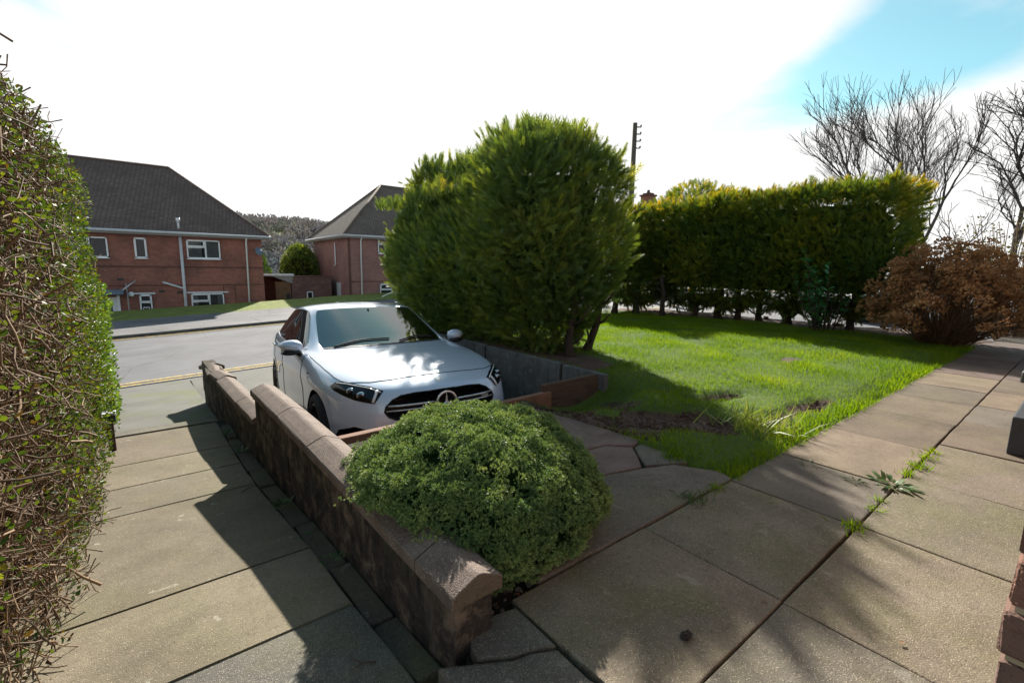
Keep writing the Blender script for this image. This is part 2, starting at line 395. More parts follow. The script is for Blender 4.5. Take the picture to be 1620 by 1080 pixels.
for y0, w in ((11.72, .09), (11.94, .09), (19.28, .07), (19.46, .07)):
    o = sheet('yellow_line', RX, [y0, y0+w], lambda x, y: zs(x) + .026 + .02*math.sin((y-11.45)/8.2*math.pi), M_YELLOW)
# near pavement between the gardens and the road (falls from the path end to the road edge)
PP = [(1.0, -.09), (1.21, -.10), (1.74, -.165), (2.33, -.215), (3.7, -.395), (4.3, -.435), (4.95, -.485), (5.95, -.515)]
def zpath(y):
    return float(np.interp(y, [-1.0]+[p[0] for p in PP], [-.09]+[p[1] for p in PP]))
def znear(x, y):
    t = min(1, max(0, (y-6.05)/(11.5-6.05)))
    left = -.56 + t*(zs(x)+.035 + .56)
    return left
sheet('near_pavement', [-14, -8, -4, -2, -.6, 0, .52], [6.07, 6.6, 7.2, 8, 9, 10, 11.0, 11.5], znear, M_MOSSTAR, smooth=True)
# the sunken drive
def zdrive(x, y): return float(np.interp(y, [3.2, 8.0, 11.5], [-.66, -.93, zs(x)+.03]))
sheet('drive', [.55, 1.2, 2.0, 2.9, 3.8, 4.2], [3.2, 4, 5, 6, 7, 8, 9, 10, 11.5], zdrive, M_DRIVE, smooth=True)
sheet('side_road', [13.3, 16, 20, 26, 45], [-25, -10, 0, 4, 8, 11.45], lambda x, y: zs(x) + .09, M_ROAD)
sheet('side_pavement', [12.4, 13.3], [-25, -10, 0, 4, 8, 11.4], lambda x, y: zs(x) + .20, M_PAVE)

# ---------------------------------------------------------------- lawn
def bare_f(x, y):
    """1 where the turf is worn away"""
    x, y = np.asarray(x, float), np.asarray(y, float)
    w = .22*np.sin(x*5.1+y*2.3) + .16*np.sin(x*9.7-y*7.1) + .10*np.sin(x*17+y*13)
    def blob(cx, cy, rx, ry, ro=0.0):
        c, s = math.cos(ro), math.sin(ro); u, v = (x-cx)*c+(y-cy)*s, -(x-cx)*s+(y-cy)*c
        return 1.0 - np.sqrt((u/rx)**2 + (v/ry)**2) + w
    b = np.maximum.reduce([blob(3.4, 1.92, .80, .33, -.45), blob(3.3, 2.55, .42, .2, -.4), blob(4.0, 1.50, .5, .15, .05), blob(4.75, 1.47, .45, .10, 0), blob(4.2, 2.15, .4, .10, -.3), blob(6.6, 2.4, .35, .12, 0)*.8, blob(3.0, 2.9, .95, .42, -.25)*.9, blob(2.75, 2.2, .3, .5, 0)*.6])
    # worn fringe under the hedges
    b = np.maximum(b, 1.0 - (11.9-x)/1.3 + w) if False else np.maximum(b, (x-10.75)/.5 + w*.8)
    b = np.maximum(b, 1-np.abs(x-4.2)/.35 + w*.6 - (y < 3.5)*2.0)
    b = np.maximum(b, (8.7-np.abs(y-.45)*6 - (12-x)*1.6)*.25 - .4)
    return np.clip(b*2.2, 0, 1)
def zlawn(x, y):
    x, y = np.asarray(x, float), np.asarray(y, float)
    z = .035 + .07*np.exp(-((x-7.2)**2/9 + (y-4.4)**2/5)) + .012*np.sin(x*2.1+y) + .010*np.sin(x*4.3-y*3.1)
    z = z - .05*np.exp(-((x-2.7)**2 + (y-1.2)**2)/.35)
    z = z - .09*bare_f(x, y)*np.exp(-((x-3.8)**2/2.2 + (y-1.9)**2/1.0))
    # the corner by the drive boards has been dug away
    z = z - .27*np.exp(-(((x-3.35)/.62)**2 + ((y-3.05)/.36)**2)**1.5)
    z = z - .10*np.clip((2.66-x)/.08, 0, 1)
    edge = np.clip((y-1.2)/.25, 0, 1); z = z*edge - .02*(1-edge)
    return z
def build_lawn():
    xs = np.concatenate([np.arange(2.3, 5.4, .07), np.arange(5.4, 12.5, .16)]); ys = np.concatenate([np.arange(1.16, 3.6, .06), np.arange(3.6, 9.2, .16)])
    X, Y = np.meshgrid(xs, ys); Z = zlawn(X, Y) + .012*n3(np.stack([X, Y, X*0], -1), 9)*bare_f(X, Y)
    V = np.stack([X, Y, Z], -1).reshape(-1, 3); nx, ny = len(xs), len(ys)
    i, j = np.meshgrid(np.arange(nx-1), np.arange(ny-1)); a = (j*nx+i).ravel()
    Fc = np.stack([a, a+1, a+nx+1, a+nx], 1)
    # leave out the part that would stand in the drive and under the broken flags
    c = V[Fc].mean(1); keep = ~((c[:, 0] < 3.86) & (c[:, 1] > 3.28)) & ~((c[:, 0] < 2.46) & (c[:, 1] > 1.2)); Fc = Fc[keep]
    o = npmesh('lawn', V, Fc, M_TURF, smooth=True); o['kind'] = 'structure'
    at = o.data.attributes.new('bare', 'FLOAT', 'POINT'); at.data.foreach_set('value', bare_f(V[:, 0], V[:, 1]).astype(np.float32))
    # earth body below it so that the edges are closed
    b = box('lawn_earth', (3.88, 3.3, -1.6), (12.45, 9.1, -.12), M_BED); b['kind'] = 'structure'
    b = box('garden_earth', (.72, 1.16, -1.6), (12.45, 3.18, -.33), M_BED); b['kind'] = 'structure'
build_lawn()

# ---------------------------------------------------------------- patio of large flags
patio = box('patio', (.72, -3.0, -.40), (14.0, 1.155, -.055), M_BED); patio['kind'] = 'structure'
patio.data.materials[0] = M_BED
SLABS = []
def slab(x0, x1, y0, y1, mat, gap=.006, tilt=.004, th=.055, bev=.006, nm='paving_slab', par=None, z=0.0):
    """one flag: slightly uneven sides, eased arris, laid not quite level"""
    def side(ax, ay, bx, by, n=5):
        out = []
        for k in range(n):
            t = k/n; out.append((ax+(bx-ax)*t, ay+(by-ay)*t))
        return out
    x0 += gap*random.uniform(.4, 1.3); x1 -= gap*random.uniform(.4, 1.3); y0 += gap*random.uniform(.4, 1.3); y1 -= gap*random.uniform(.4, 1.3)
    poly = side(x0, y0, x1, y0) + side(x1, y0, x1, y1) + side(x1, y1, x0, y1) + side(x0, y1, x0, y0)
    poly = [(x+random.uniform(-.0025, .0025), y+random.uniform(-.0025, .0025)) for x, y in poly]
    o = prism(nm, poly, -th, 0, mat, par, bev, 2)
    cx, cy = (x0+x1)/2, (y0+y1)/2
    for v in o.data.vertices: v.co.x -= cx; v.co.y -= cy
    o.location = (cx, cy, z+random.uniform(-.003, .003)); o.rotation_euler = (random.uniform(-tilt, tilt), random.uniform(-tilt, tilt), random.uniform(-.003, .003))
    return o
F1, F2, F3, F4 = M_FLAG, M_FLAG2, M_FLAG3, M_FLAG4
rowA = [(.96, 1.755, F1), (1.755, 2.59, F1), (2.59, 3.27, F2), (3.27, 4.155, F2), (4.155, 5.06, F2), (5.06, 5.93, F2), (5.93, 6.72, F2), (6.72, 7.7, F2), (7.7, 8.6, F4), (8.6, 9.5, F4), (9.5, 10.4, F4), (10.4, 11.3, F4), (11.3, 12.2, F4)]
rowB = [(.85, 1.745, F1), (1.745, 2.60, F1), (2.60, 3.48, F1), (3.48, 4.38, F1), (4.38, 5.25, F2), (5.25, 6.0, F2), (6.0, 6.9, F2), (6.9, 7.8, F2), (7.8, 8.7, F4), (8.7, 9.6, F4), (9.6, 10.5, F4), (10.5, 11.4, F4)]
for x0, x1, m in rowA: slab(x0, x1, .583, 1.198, m, par=patio, gap=.005)
for x0, x1, m in rowB: slab(x0, x1, -.03, .581, m, par=patio, gap=.005)
for k in range(12): slab(1.05+k*.9, 1.95+k*.9, -.65, -.035, M_FLAG2 if k % 3 else M_FLAG, par=patio)
slab(.0, .84, -.65, .57, M_FLAG3, par=patio); slab(.0, 1.04, -1.4, -.66, M_FLAG, par=patio)
# the broken flag beside the wall end, in two pieces
def piece(poly, mat, z=0.0, bev=.008, th=.10, nm='broken_slab', tilt=(0, 0)):
    poly2 = []
    n = len(poly)
    for i in range(n):                                   # subdivide and roughen the broken outline
        a, b = Vector(poly[i]), Vector(poly[(i+1) % n]); k = max(1, int((b-a).length/.09))
        for t in range(k):
            p = a.lerp(b, t/k) + (Vector((random.uniform(-.006, .006), random.uniform(-.006, .006))) if t else Vector((0, 0)))
            poly2.append((p.x, p.y))
    cx, cy = sum(p[0] for p in poly)/n, sum(p[1] for p in poly)/n
    o = prism(nm, [((x-cx)*1.022, (y-cy)*1.022) for x, y in poly2], -th, 0, mat, patio, bev, 2)
    o.location = (cx, cy, z); o.rotation_euler = (tilt[0], tilt[1], 0)
    return o
piece([(.60, .585), (.945, .585), (.935, .93), (.86, .97), (.80, .985), (.70, 1.045), (.605, 1.10)], M_FLAG3, .0, .016, .12, tilt=(.006, -.01))
piece([(.945, .95), (.95, 1.16), (.80, 1.19), (.735, 1.125), (.715, 1.06), (.81, 1.0), (.87, .985)], M_FLAG3, -.004, .008, tilt=(-.008, .012))
# crazy-laid broken flags between bush, lawn and patio
piece([(1.12, 1.215), (1.75, 1.21), (2.60, 1.205), (2.64, 1.30), (2.50, 1.52), (2.30, 1.60), (2.08, 1.66), (1.88, 1.70), (1.45, 1.62), (1.18, 1.42)], M_FLAG3, .004, .01, tilt=(.004, .003))
piece([(1.90, 1.715), (2.10, 1.675), (2.31, 1.62), (2.42, 1.73), (2.53, 1.86), (2.40, 1.985), (2.05, 2.02), (1.80, 1.95)], M_FLAG4, .004, .01, tilt=(-.006, .004))
piece([(2.44, 1.72), (2.37, 1.625), (2.51, 1.545), (2.62, 1.50), (2.72, 1.66), (2.63, 1.86), (2.55, 1.845)], M_FLAG3, .0, .008)
piece([(2.06, 2.045), (2.41, 2.00), (2.56, 1.885), (2.69, 1.90), (2.62, 2.45), (2.53, 2.92), (2.05, 2.98), (1.98, 2.5)], M_FLAG4, .008, .012, tilt=(.01, -.006))
piece([(1.55, 1.99), (1.8, 1.98), (2.03, 2.05), (1.96, 2.5), (2.02, 2.98), (1.55, 2.98)], M_FLAG4, -.01, .01)

# ---------------------------------------------------------------- path of concrete bays
pathb = sheet('path', [-.62, .60], [-1.0]+[p[0] for p in PP]+[6.07], lambda x, y: zpath(y) - .055, M_BED)
def path_edge(y): return float(np.interp(y, [1.2, 2.33, 3.7, 4.3, 4.95, 5.95], [.572, .545, .512, .50, .495, .485]))
def bay(y0, y1, mat, nm='paving_slab', dz=0.0):
    y0 += .004; y1 -= .004; nl = 4; V = []; top = []
    bm = bmesh.new()
    L = [(-.60 + .0*k, y0 + (y1-y0)*k/nl) for k in range(nl+1)]; R = [(path_edge(y)-.004+random.uniform(-.004, .004), y) for _, y in L]
    cols = []
    for (xl, y), (xr, _) in zip(L, R):
        z = zpath(y) + dz
        cols.append([bm.verts.new((xl+(xr-xl)*t, y + (.0 if t in (0, 1) else random.uniform(-.002, .002)), z)) for t in (0, .33, .66, 1)])
    bots = [[bm.verts.new((v.co.x, v.co.y, v.co.z-.07)) for v in (c[0], c[-1])] for c in cols]
    tops = []
    for i in range(nl):
        for k in range(3): tops.append(bm.faces.new((cols[i][k], cols[i][k+1], cols[i+1][k+1], cols[i+1][k])))
        bm.faces.new((cols[i][3], bots[i][1], bots[i+1][1], cols[i+1][3])); bm.faces.new((bots[i][0], cols[i][0], cols[i+1][0], bots[i+1][0]))
    bm.faces.new([bots[0][0], bots[0][1]] + cols[0][::-1]); bm.faces.new([bots[-1][1], bots[-1][0]] + cols[-1])
    bmesh.ops.recalc_face_normals(bm, faces=bm.faces)
    rim = [e for e in bm.edges if len(e.link_faces) == 2 and (e.link_faces[0] in tops) != (e.link_faces[1] in tops)]
    bmesh.ops.bevel(bm, geom=rim, offset=.006, segments=2, affect='EDGES')
    return bm_obj(nm, bm, mat, pathb)
for y0, y1, m in ((-.9, .45, M_PATH2), (.45, 1.735, M_PATH2), (1.735, 2.33, M_PATH), (2.33, 3.70, M_PATH), (3.70, 4.28, M_PATH), (4.28, 4.93, M_PATH), (4.93, 5.87, M_PATH)):
    bay(y0, y1, m)
bay(5.88, 6.06, M_PATH2, 'kerb_stone', .012)
hb = sheet('hedge_bed', [-6, -2, -.62], [-1.0]+[p[0] for p in PP]+[8.6], lambda x, y: zpath(y) + .01 - max(0, (y-6)*.12), M_BED)
# ---------------------------------------------------------------- garden wall between path and drive
def wall_mat():
    g = G('stained_block_wall'); p = g.pos(); n = g.noise(p, 7, 8, .72, .4)
    st = g.node('ShaderNodeMapping', {'Vector': p, 'Scale': (6, 6, 1.3)}).outputs[0]
    col = g.ramp(n, [(.38, (.010, .007, .006)), (.50, (.050, .035, .025)), (.62, (.20, .14, .095))])
    col = g.mix(g.rng(g.noise(st, 1.6, 5, .7), .52, .72, 0, .6), col, (.165, .13, .095))
    col = g.mix(g.rng(g.noise(p, 3.3, 5, .7), .55, .70, 0, .6), col, (.035, .042, .016))
    return g.done(g.bsdf(col, .93, g.bump(g.math('ADD', n, g.noise(p, 70, 4, .7)), .9, .02)))
M_WALL = wall_mat()
def coping_mat():
    g = G('grit_coping'); p = g.pos(); n = g.noise(p, 9, 6, .6); v = g.voro(p, 230); c = g.node('ShaderNodeSeparateColor', {0: g.voro(p, 230, 'Color')}).outputs[0]
    col = g.ramp(n, [(.3, (.10, .068, .052)), (.7, (.185, .132, .102))])
    col = g.mix(g.math('MULTIPLY', g.rng(v, .42, .2), g.rng(c, .62, .64)), col, (.42, .37, .33))
    col = g.mix(g.math('MULTIPLY', g.rng(v, .42, .2), g.rng(c, .25, .23)), col, (.035, .028, .024))
    col = g.mix(g.rng(g.noise(p, 2.6, 5, .7), .55, .7, 0, .55), col, (.05, .04, .032))
    return g.done(g.bsdf(col, .85, g.bump(g.math('SUBTRACT', 1.0, v), .4, .004)))
M_COPE = coping_mat()
M_COPEEND = flag_mat('coping_end_brown', (.10, .062, .032), (.17, .11, .06), moss_amt=.15, speck=.06, lichen=.05)
def xw(y): return float(np.interp(y, [1.1, 4.3, 7.8], [.655, .60, .485]))      # path-side edge of the coping
def cope(y0, y1, ztop0, ztop1, nm='coping_stone', w=.195, par=None, twist=0.0, dx=0.0):
    """saddle-backed coping stone with a rounded crown"""
    y0 += .003; y1 -= .003; prof = []
    H = .088
    prof = [(0, 0), (0, .040), (.006, .047), (.030, .060), (.085, .084), (.100, .088), (.115, .086), (.165, .064), (w-.006, .052), (w, .045), (w, 0)]
    bm = bmesh.new(); n = 5; rings = []
    for i in range(n+1):
        t = i/n; y = y0+(y1-y0)*t; zt = ztop0+(ztop1-ztop0)*t - H; e = 0.0
        rings.append([bm.verts.new((xw(y)+px+e+dx+twist*(t-.5), y, zt+pz+random.uniform(-.0008, .0008))) for px, pz in prof])
    for i in range(n):
        for k in range(len(prof)): 
            q = (k+1) % len(prof); f = bm.faces.new((rings[i][k], rings[i][q], rings[i+1][q], rings[i+1][k])); f.smooth = False
    a = bm.faces.new(rings[0][::-1]); b = bm.faces.new(rings[-1]); a.material_index = b.material_index = 1
    bmesh.ops.recalc_face_normals(bm, faces=bm.faces)
    bmesh.ops.bevel(bm, geom=[e for e in list(a.edges)+list(b.edges)], offset=.003, segments=1, affect='EDGES')
    return bm_obj(nm, bm, [M_COPE, M_COPEEND], par)
def wall_blocks(root, y0, y1, ztop, zbot, cl=.60, ch=.215):
    """courses of rough blocks, joints recessed"""
    z = ztop; c = 0
    while z > zbot:
        h = ch; y = y0 - (cl*.5 if c % 2 else 0)
        while y < y1:
            a, b = max(y, y0), min(y+cl, y1)
            if b-a > .05:
                xm = xw((a+b)/2)+.028; bm = bmesh.new(); j = random.uniform(-.004, .004); e0 = 0 if a <= y0+.001 else .0035
                ry = math.atan2(xw(b)-xw(a), b-a)
                bm_box(bm, (0, 0, 0), (.145, b-a-.004, h-.004), 0, .005, 2)
                o = bm_obj('block', bm, M_WALL, root); o.location = (xm+.0725+j, (a+b)/2, z-h/2); o.rotation_euler = (0, random.uniform(-.006, .006), -ry)
            y += cl
        z -= h; c += 1
    core = pyd('mortar', [(xw(y)+.038+dx, y+dy, z) for y, dy in ((y0, .012), (y1, -.012)) for dx in (0, .125) for z in (zbot, ztop-.004)],
               [(0, 1, 3, 2), (4, 6, 7, 5), (0, 4, 5, 1), (2, 3, 7, 6), (1, 5, 7, 3), (0, 2, 6, 4)], M_WALL, root)
    return core
wu = empty('garden_wall', (0, 0, 0)); tag(wu, 'upper run of stained block wall with rounded grit coping beside the round bush', 'wall', 'garden wall runs between path and drive')
UP = [(1.105, 1.36), (1.36, 1.98), (1.98, 2.66), (2.66, 3.36), (3.36, 4.27)]
for i, (a, b) in enumerate(UP): cope(a, b, .238, .238 if i < 4 else .222, par=wu)
wall_blocks(wu, 1.13, 4.25, .148, -.75)
wl = empty('garden_wall', (0, 0, 0)); tag(wl, 'lower run of stained block wall with loose tilted copings, ending near the road', 'wall', 'garden wall runs between path and drive')
LO = [(4.275, 5.0), (5.0, 6.25), (6.25, 6.75), (6.75, 7.2), (7.2, 7.72)]
zt = lambda y: float(np.interp(y, [4.25, 7.75], [-.035, -.13]))
for i, (a, b) in enumerate(LO): cope(a, b, zt(a)+(.0, 0, .012, -.01, .02)[i], zt(b)+(.0, 0, .004, .012, -.03)[i], par=wl, twist=(0, .01, -.02, .03, -.05)[i], dx=(0, .0, .012, -.01, .015)[i])
wall_blocks(wl, 4.26, 7.70, -.125, -1.15)
M_EDGE = flag_mat('dark_edging', (.055, .048, .036), (.10, .088, .066), moss_amt=.6, speck=.15)
# broken edging stones along the foot of the wall
y = 1.2
while y < 5.6:
    l = random.uniform(.28, .75); a, b = y+.006, min(y+l, 5.7)-.006
    xl, xr = path_edge((a+b)/2)+.008, xw((a+b)/2)+.022
    if xr-xl > .03:
        q = .006
        poly = [(xl+random.uniform(0, q), a), ((xl+xr)/2, a+random.uniform(-q, q)), (xr, a), (xr, b), ((xl+xr)/2, b+random.uniform(-q, q)), (xl+random.uniform(0, q), b), (xl+random.uniform(-q, 2*q), (a+b)/2)]
        o = prism('edging_stone', [(px-xl, py-a) for px, py in poly], -.09, 0, M_EDGE, pathb, .008, 2)
        o.location = (xl, a, zpath((a+b)/2)+random.uniform(-.008, .014)); o.rotation_euler = (math.atan((zpath(b)-zpath(a))/(b-a))+random.uniform(-.02, .02), random.uniform(-.03, .03), 0)
    y += l
# ---------------------------------------------------------------- boards at the head of the drive
def timber(name, base, dark):
    g = G(name); p = g.pos(); s = g.node('ShaderNodeMapping', {'Vector': p, 'Scale': (1.2, 14, 14)}).outputs[0]
    n = g.noise(s, 3, 6, .65, .5); col = g.ramp(n, [(.3, dark), (.7, base)])
    col = g.mix(g.rng(g.noise(p, 4, 5, .7), .5, .7, 0, .6), col, tuple(c*.4 for c in dark))
    return g.done(g.bsdf(col, .85, g.bump(n, .6, .01)))
M_BOARD = timber('red_brown_board', (.27, .14, .085), (.15, .075, .046))
M_BOARD2 = timber('dark_brown_board', (.105, .066, .044), (.055, .036, .025))
b1 = box('timber_board', (-1.03, -.035, -.42), (1.03, .035, 0), M_BOARD, None, .008, 2); b1.location = (2.02, 3.255, .0); b1.rotation_euler = (0, rad(-.6), 0)
tag(b1, 'long low red-brown board holding the patio edge in front of the car', 'board', 'boards at the head of the drive')
b2 = box('timber_board', (-.40, -.03, -.50), (.40, .03, 0), M_BOARD2, None, .008, 2); b2.location = (3.37, 3.285, .085); b2.rotation_euler = (0, rad(-.8), 0)
tag(b2, 'taller dark brown board against the concrete panel at the lawn corner', 'board', 'boards at the head of the drive')
# ---------------------------------------------------------------- concrete panel retaining wall
def conc_mat():
    g = G('stained_concrete'); p = g.pos(); n = g.noise(p, 4, 6, .65)
    st = g.node('ShaderNodeMapping', {'Vector': p, 'Scale': (3, 3, .5)}).outputs[0]
    col = g.ramp(n, [(.3, (.07, .073, .072)), (.7, (.145, .15, .147))])
    col = g.mix(g.rng(g.noise(st, 2.4, 5, .7), .48, .66, 0, .7), col, (.045, .052, .046))
    col = g.mix(g.rng(g.noise(p, 16, 4, .7), .60, .66, 0, .5), col, (.26, .26, .25))
    return g.done(g.bsdf(col, .9, g.bump(g.noise(p, 60, 4, .7), .6, .006)))
M_CONC = conc_mat()
M_POST = plain('rusty_post', (.045, .03, .022), .9, .3)
rw = empty('retaining_wall', (3.8, 3.1, -.6)); tag(rw, 'grey concrete panel retaining wall holding the lawn above the drive', 'wall')
for a, b, z in ((3.20, 3.84, .085), (3.89, 5.42, .095), (5.47, 7.0, .10), (7.05, 8.6, .085), (8.65, 10.2, .03)):
    o = box('concrete_panel', (0, 0, -1.3), (.075, b-a, 0), M_CONC, rw, .006, 2); o.location = (.0+random.uniform(-.004, .004), a-3.1, z+.6)
    o.rotation_euler = (0, 0, random.uniform(-.004, .004))
for yy in (3.865, 5.445, 7.025, 8.625):
    o = box('post', (.01, -.03, -1.2), (.07, .03, .0), M_POST, rw); o.location = (0.02, yy-3.1, .685)
# ---------------------------------------------------------------- house front just right of the camera
M_BRICKN = flag_mat('house_brick', (.085, .040, .028), (.20, .095, .065), moss_amt=.05, speck=.05, lichen=.15)
M_MORTAR = plain('pale_mortar', (.33, .27, .18), .95, .2)
def brick_mat(name, a, b, mort, dark=(.05, .03, .028), rough=.9):
    g = G(name); p = g.pos(); s = g.node('ShaderNodeSeparateXYZ', {0: p})
    v = g.node('ShaderNodeCombineXYZ', {0: g.math('ADD', s.outputs[0], s.outputs[1]), 1: s.outputs[2]}).outputs[0]
    bt = g.node('ShaderNodeTexBrick', {'Vector': v, 'Color1': (*a, 1), 'Color2': (*b, 1), 'Mortar': (*mort, 1), 'Scale': 1.0, 'Mortar Size': .006, 'Mortar Smooth': .3, 'Bias': 0.0, 'Brick Width': .225, 'Row Height': .075})
    col = g.mix(g.rng(g.noise(p, .9, 5, .6), .35, .7, 0, .45), bt.outputs['Color'], dark)
    col = g.mix(g.rng(g.noise(p, 9, 4, .7), .5, .75, 0, .35), col, tuple(min(1, x*1.5) for x in b))
    return g.done(g.bsdf(col, rough, g.bump(bt.outputs['Fac'], .4, .01)))
M_BRICK1 = brick_mat('red_brick', (.245, .088, .066), (.31, .122, .088), (.20, .13, .105))
M_BRICK2 = brick_mat('mauve_brick', (.25, .118, .105), (.315, .165, .142), (.23, .16, .145), (.09, .055, .05))
M_BRICK3 = brick_mat('old_brick', (.13, .065, .055), (.22, .12, .10), (.16, .13, .115))
M_SOLD = brick_mat('soldier_band', (.12, .05, .04), (.15, .065, .05), (.07, .045, .04))
def tile_mat(name, a, b):
    g = G(name); p = g.pos(); s = g.node('ShaderNodeSeparateXYZ', {0: p})
    v = g.node('ShaderNodeCombineXYZ', {0: g.math('ADD', s.outputs[0], s.outputs[1]), 1: g.math('MULTIPLY', s.outputs[2], 1.55)}).outputs[0]
    bt = g.node('ShaderNodeTexBrick', {'Vector': v, 'Color1': (*a, 1), 'Color2': (*b, 1), 'Mortar': (*[x*.35 for x in a], 1), 'Scale': 1.0, 'Mortar Size': .012, 'Brick Width': .17, 'Row Height': .10})
    col = g.mix(g.rng(g.noise(p, .7, 6, .65), .4, .7, 0, .6), bt.outputs['Color'], tuple(x*.55 for x in a))
    col = g.mix(g.rng(g.noise(p, 3, 5, .7), .58, .72, 0, .4), col, (.12, .11, .05))
    return g.done(g.bsdf(col, .85, g.bump(bt.outputs['Fac'], .7, .03)))
M_TILE = tile_mat('brown_roof_tile', (.135, .092, .080), (.19, .135, .115))
M_TILE2 = tile_mat('lichen_roof_tile', (.145, .108, .088), (.20, .155, .122))
M_UPVC = plain('white_upvc', (.72, .74, .77), .35, .05)
M_GUT = plain('grey_white_gutter', (.50, .52, .55), .45, .08)
M_FASC = plain('dull_fascia', (.26, .25, .24), .7, .1)
M_LEAD = plain('blue_grey_lead', (.10, .14, .20), .5, .1)
M_LINT = plain('painted_lintel', (.60, .62, .65), .6, .06)
M_CURT = plain('net_curtain', (.52, .55, .58), .8, .15)
M_ROOM = plain('dim_room', (.025, .022, .022), .9, .2)
def glassmat(name='window_glass', c=(.02, .025, .03), ior=1.5):
    g = G(name)
    return g.done(g.bsdf(c, .04, Specular_IOR_Level=.6, IOR=ior, Transmission_Weight=.0, Alpha=.45))
M_WGLASS = glassmat()
M_DARK = plain('black_plastic', (.015, .015, .016), .45, .1)
M_DOORW = plain('white_door', (.62, .66, .68), .4, .05)
M_WOODD = timber('brown_shed_door', (.21, .12, .06), (.13, .07, .035))

def window(root, x0, x1, z0, z1, y, lay, curtain=.0, heart=False):
    """UPVC window in a Y-facing wall (outside is -Y): lay = list of panes (fx0,fx1,fz0,fz1, raised)"""
    w = box('window', (x0, y-.035, z0), (x1, y+.05, z1), M_ROOM, root)
    fr = .055
    bm = bmesh.new()
    def bar(a, b, c, d, t=.06): bm_box(bm, ((a+b)/2, y-.035-t/2+.02, (c+d)/2), (b-a, t, d-c), 0, .006)
    bar(x0, x1, z1-fr, z1); bar(x0, x1, z0, z0+fr+.02); bar(x0, x0+fr, z0, z1); bar(x1-fr, x1, z0, z1)
    W, H = x1-x0, z1-z0
    for a, b, c, d, r in lay:
        X0, X1, Z0, Z1 = x0+a*W, x0+b*W, z0+c*H, z0+d*H; t = .085 if r else .07; f = .045
        if a > 0.01: bar(X0-f*.6, X0+f*.6, Z0, Z1, .065)
        if c > 0.01: bar(X0, X1, Z0-f*.6, Z0+f*.6, .065)
        if r:
            for q in ((X0+.03, X0+.03+f, Z0+.03, Z1-.03), (X1-.03-f, X1-.03, Z0+.03, Z1-.03), (X0+.03, X1-.03, Z0+.03, Z0+.03+f), (X0+.03, X1-.03, Z1-.03-f, Z1-.03)): bar(*q, t)
    bm_obj('frame', bm, M_UPVC, w)
    for a, b, c, d, r in lay:
        X0, X1, Z0, Z1 = x0+a*W+fr, x0+b*W-fr, z0+c*H+fr, z0+d*H-fr
        box('pane', (X0, y-.045, Z0), (X1, y-.038, Z1), M_WGLASS, w)
    if curtain:
        for cx0, cx1 in ((x0+fr, x0+fr+curtain*W), (x1-fr-curtain*W, x1-fr)):
            n = 12; V = []; 
            for k in range(n+1):
                xx = cx0+(cx1-cx0)*k/n; yy = y-.0365+.0006*math.sin(k*2.1)
                V += [(xx, yy, z0+fr), (xx, yy, z1-fr)]
            pyd('curtain', V, [(2*k, 2*k+2, 2*k+3, 2*k+1) for k in range(n)], M_CURT, w)
    if heart:
        pts = []
        for k in range(25):
            t = 2*math.pi*k/24; pts.append(((x0+x1)/2+.0075*16*math.sin(t)**3, y-.05, z0+.30*H+.0075*(13*math.cos(t)-5*math.cos(2*t)-2*math.cos(3*t)-math.cos(4*t))))
        tube('heart_ornament', pts, .022, M_UPVC, w, 5)
    bm = bmesh.new(); bm_box(bm, ((x0+x1)/2, y-.075, z0-.012), (W+.06, .12, .035), 0, .006); bm_obj('sill', bm, M_UPVC, w)
    return w
TWO = [(0, .55, 0, .62, False), (0, .55, .62, 1, True), (.55, 1, 0, 1, False)]
def hip_roof(root, x0, x1, y0, y1, ze, zr, mat, over=.32, hipL=True, hipR=True):
    X0, X1, Y0, Y1 = x0-over, x1+over, y0-over, y1+over; h = (Y1-Y0)/2; ym = (Y0+Y1)/2
    ra, rb = (X0+h if hipL else X0), (X1-h if hipR else X1)
    V = [(X0, Y0, ze), (X1, Y0, ze), (X1, Y1, ze), (X0, Y1, ze), (ra, ym, zr), (rb, ym, zr)]
    rf = pyd('roof', V, [(0, 1, 5, 4), (1, 2, 5), (2, 3, 4, 5), (3, 0, 4), (3, 2, 1, 0)], mat, root)
    def rl(a, b): tube('ridge_tiles', [a, b], .075, mat, rf, 6)
    rl(V[4], V[5])
    for i, j in ((0, 4), (1, 5), (2, 5), (3, 4)): rl(V[i], V[j])
    g = .10
    bm = bmesh.new()
    bm_box(bm, ((X0+X1)/2, Y0+.03, ze-.085), (X1-X0-.02, .03, .17)); bm_box(bm, ((X0+X1)/2, Y1-.03, ze-.085), (X1-X0-.02, .03, .17))
    bm_box(bm, (X1-.03, (Y0+Y1)/2, ze-.085), (.03, Y1-Y0-.1, .17)); bm_box(bm, (X0+.03, (Y0+Y1)/2, ze-.085), (.03, Y1-Y0-.1, .17))
    bm_box(bm, ((X0+X1)/2, (Y0+Y1)/2, ze-.178), (X1-X0-.06, Y1-Y0-.06, .012))
    bm_obj('fascia', bm, M_FASC, rf)
    bm = bmesh.new(); bm_tube(bm, [(X0-.05, Y0-.055, ze-.05), (X1+.05, Y0-.055, ze-.05)], .06, 8); bm_tube(bm, [(X1+.055, Y0-.05, ze-.05), (X1+.055, Y1+.05, ze-.05)], .06, 8); bm_tube(bm, [(X0-.055, Y0-.05, ze-.05), (X0-.055, Y1+.05, ze-.05)], .06, 8)
    bm_obj('gutter', bm, M_GUT, root, True)
    return rf
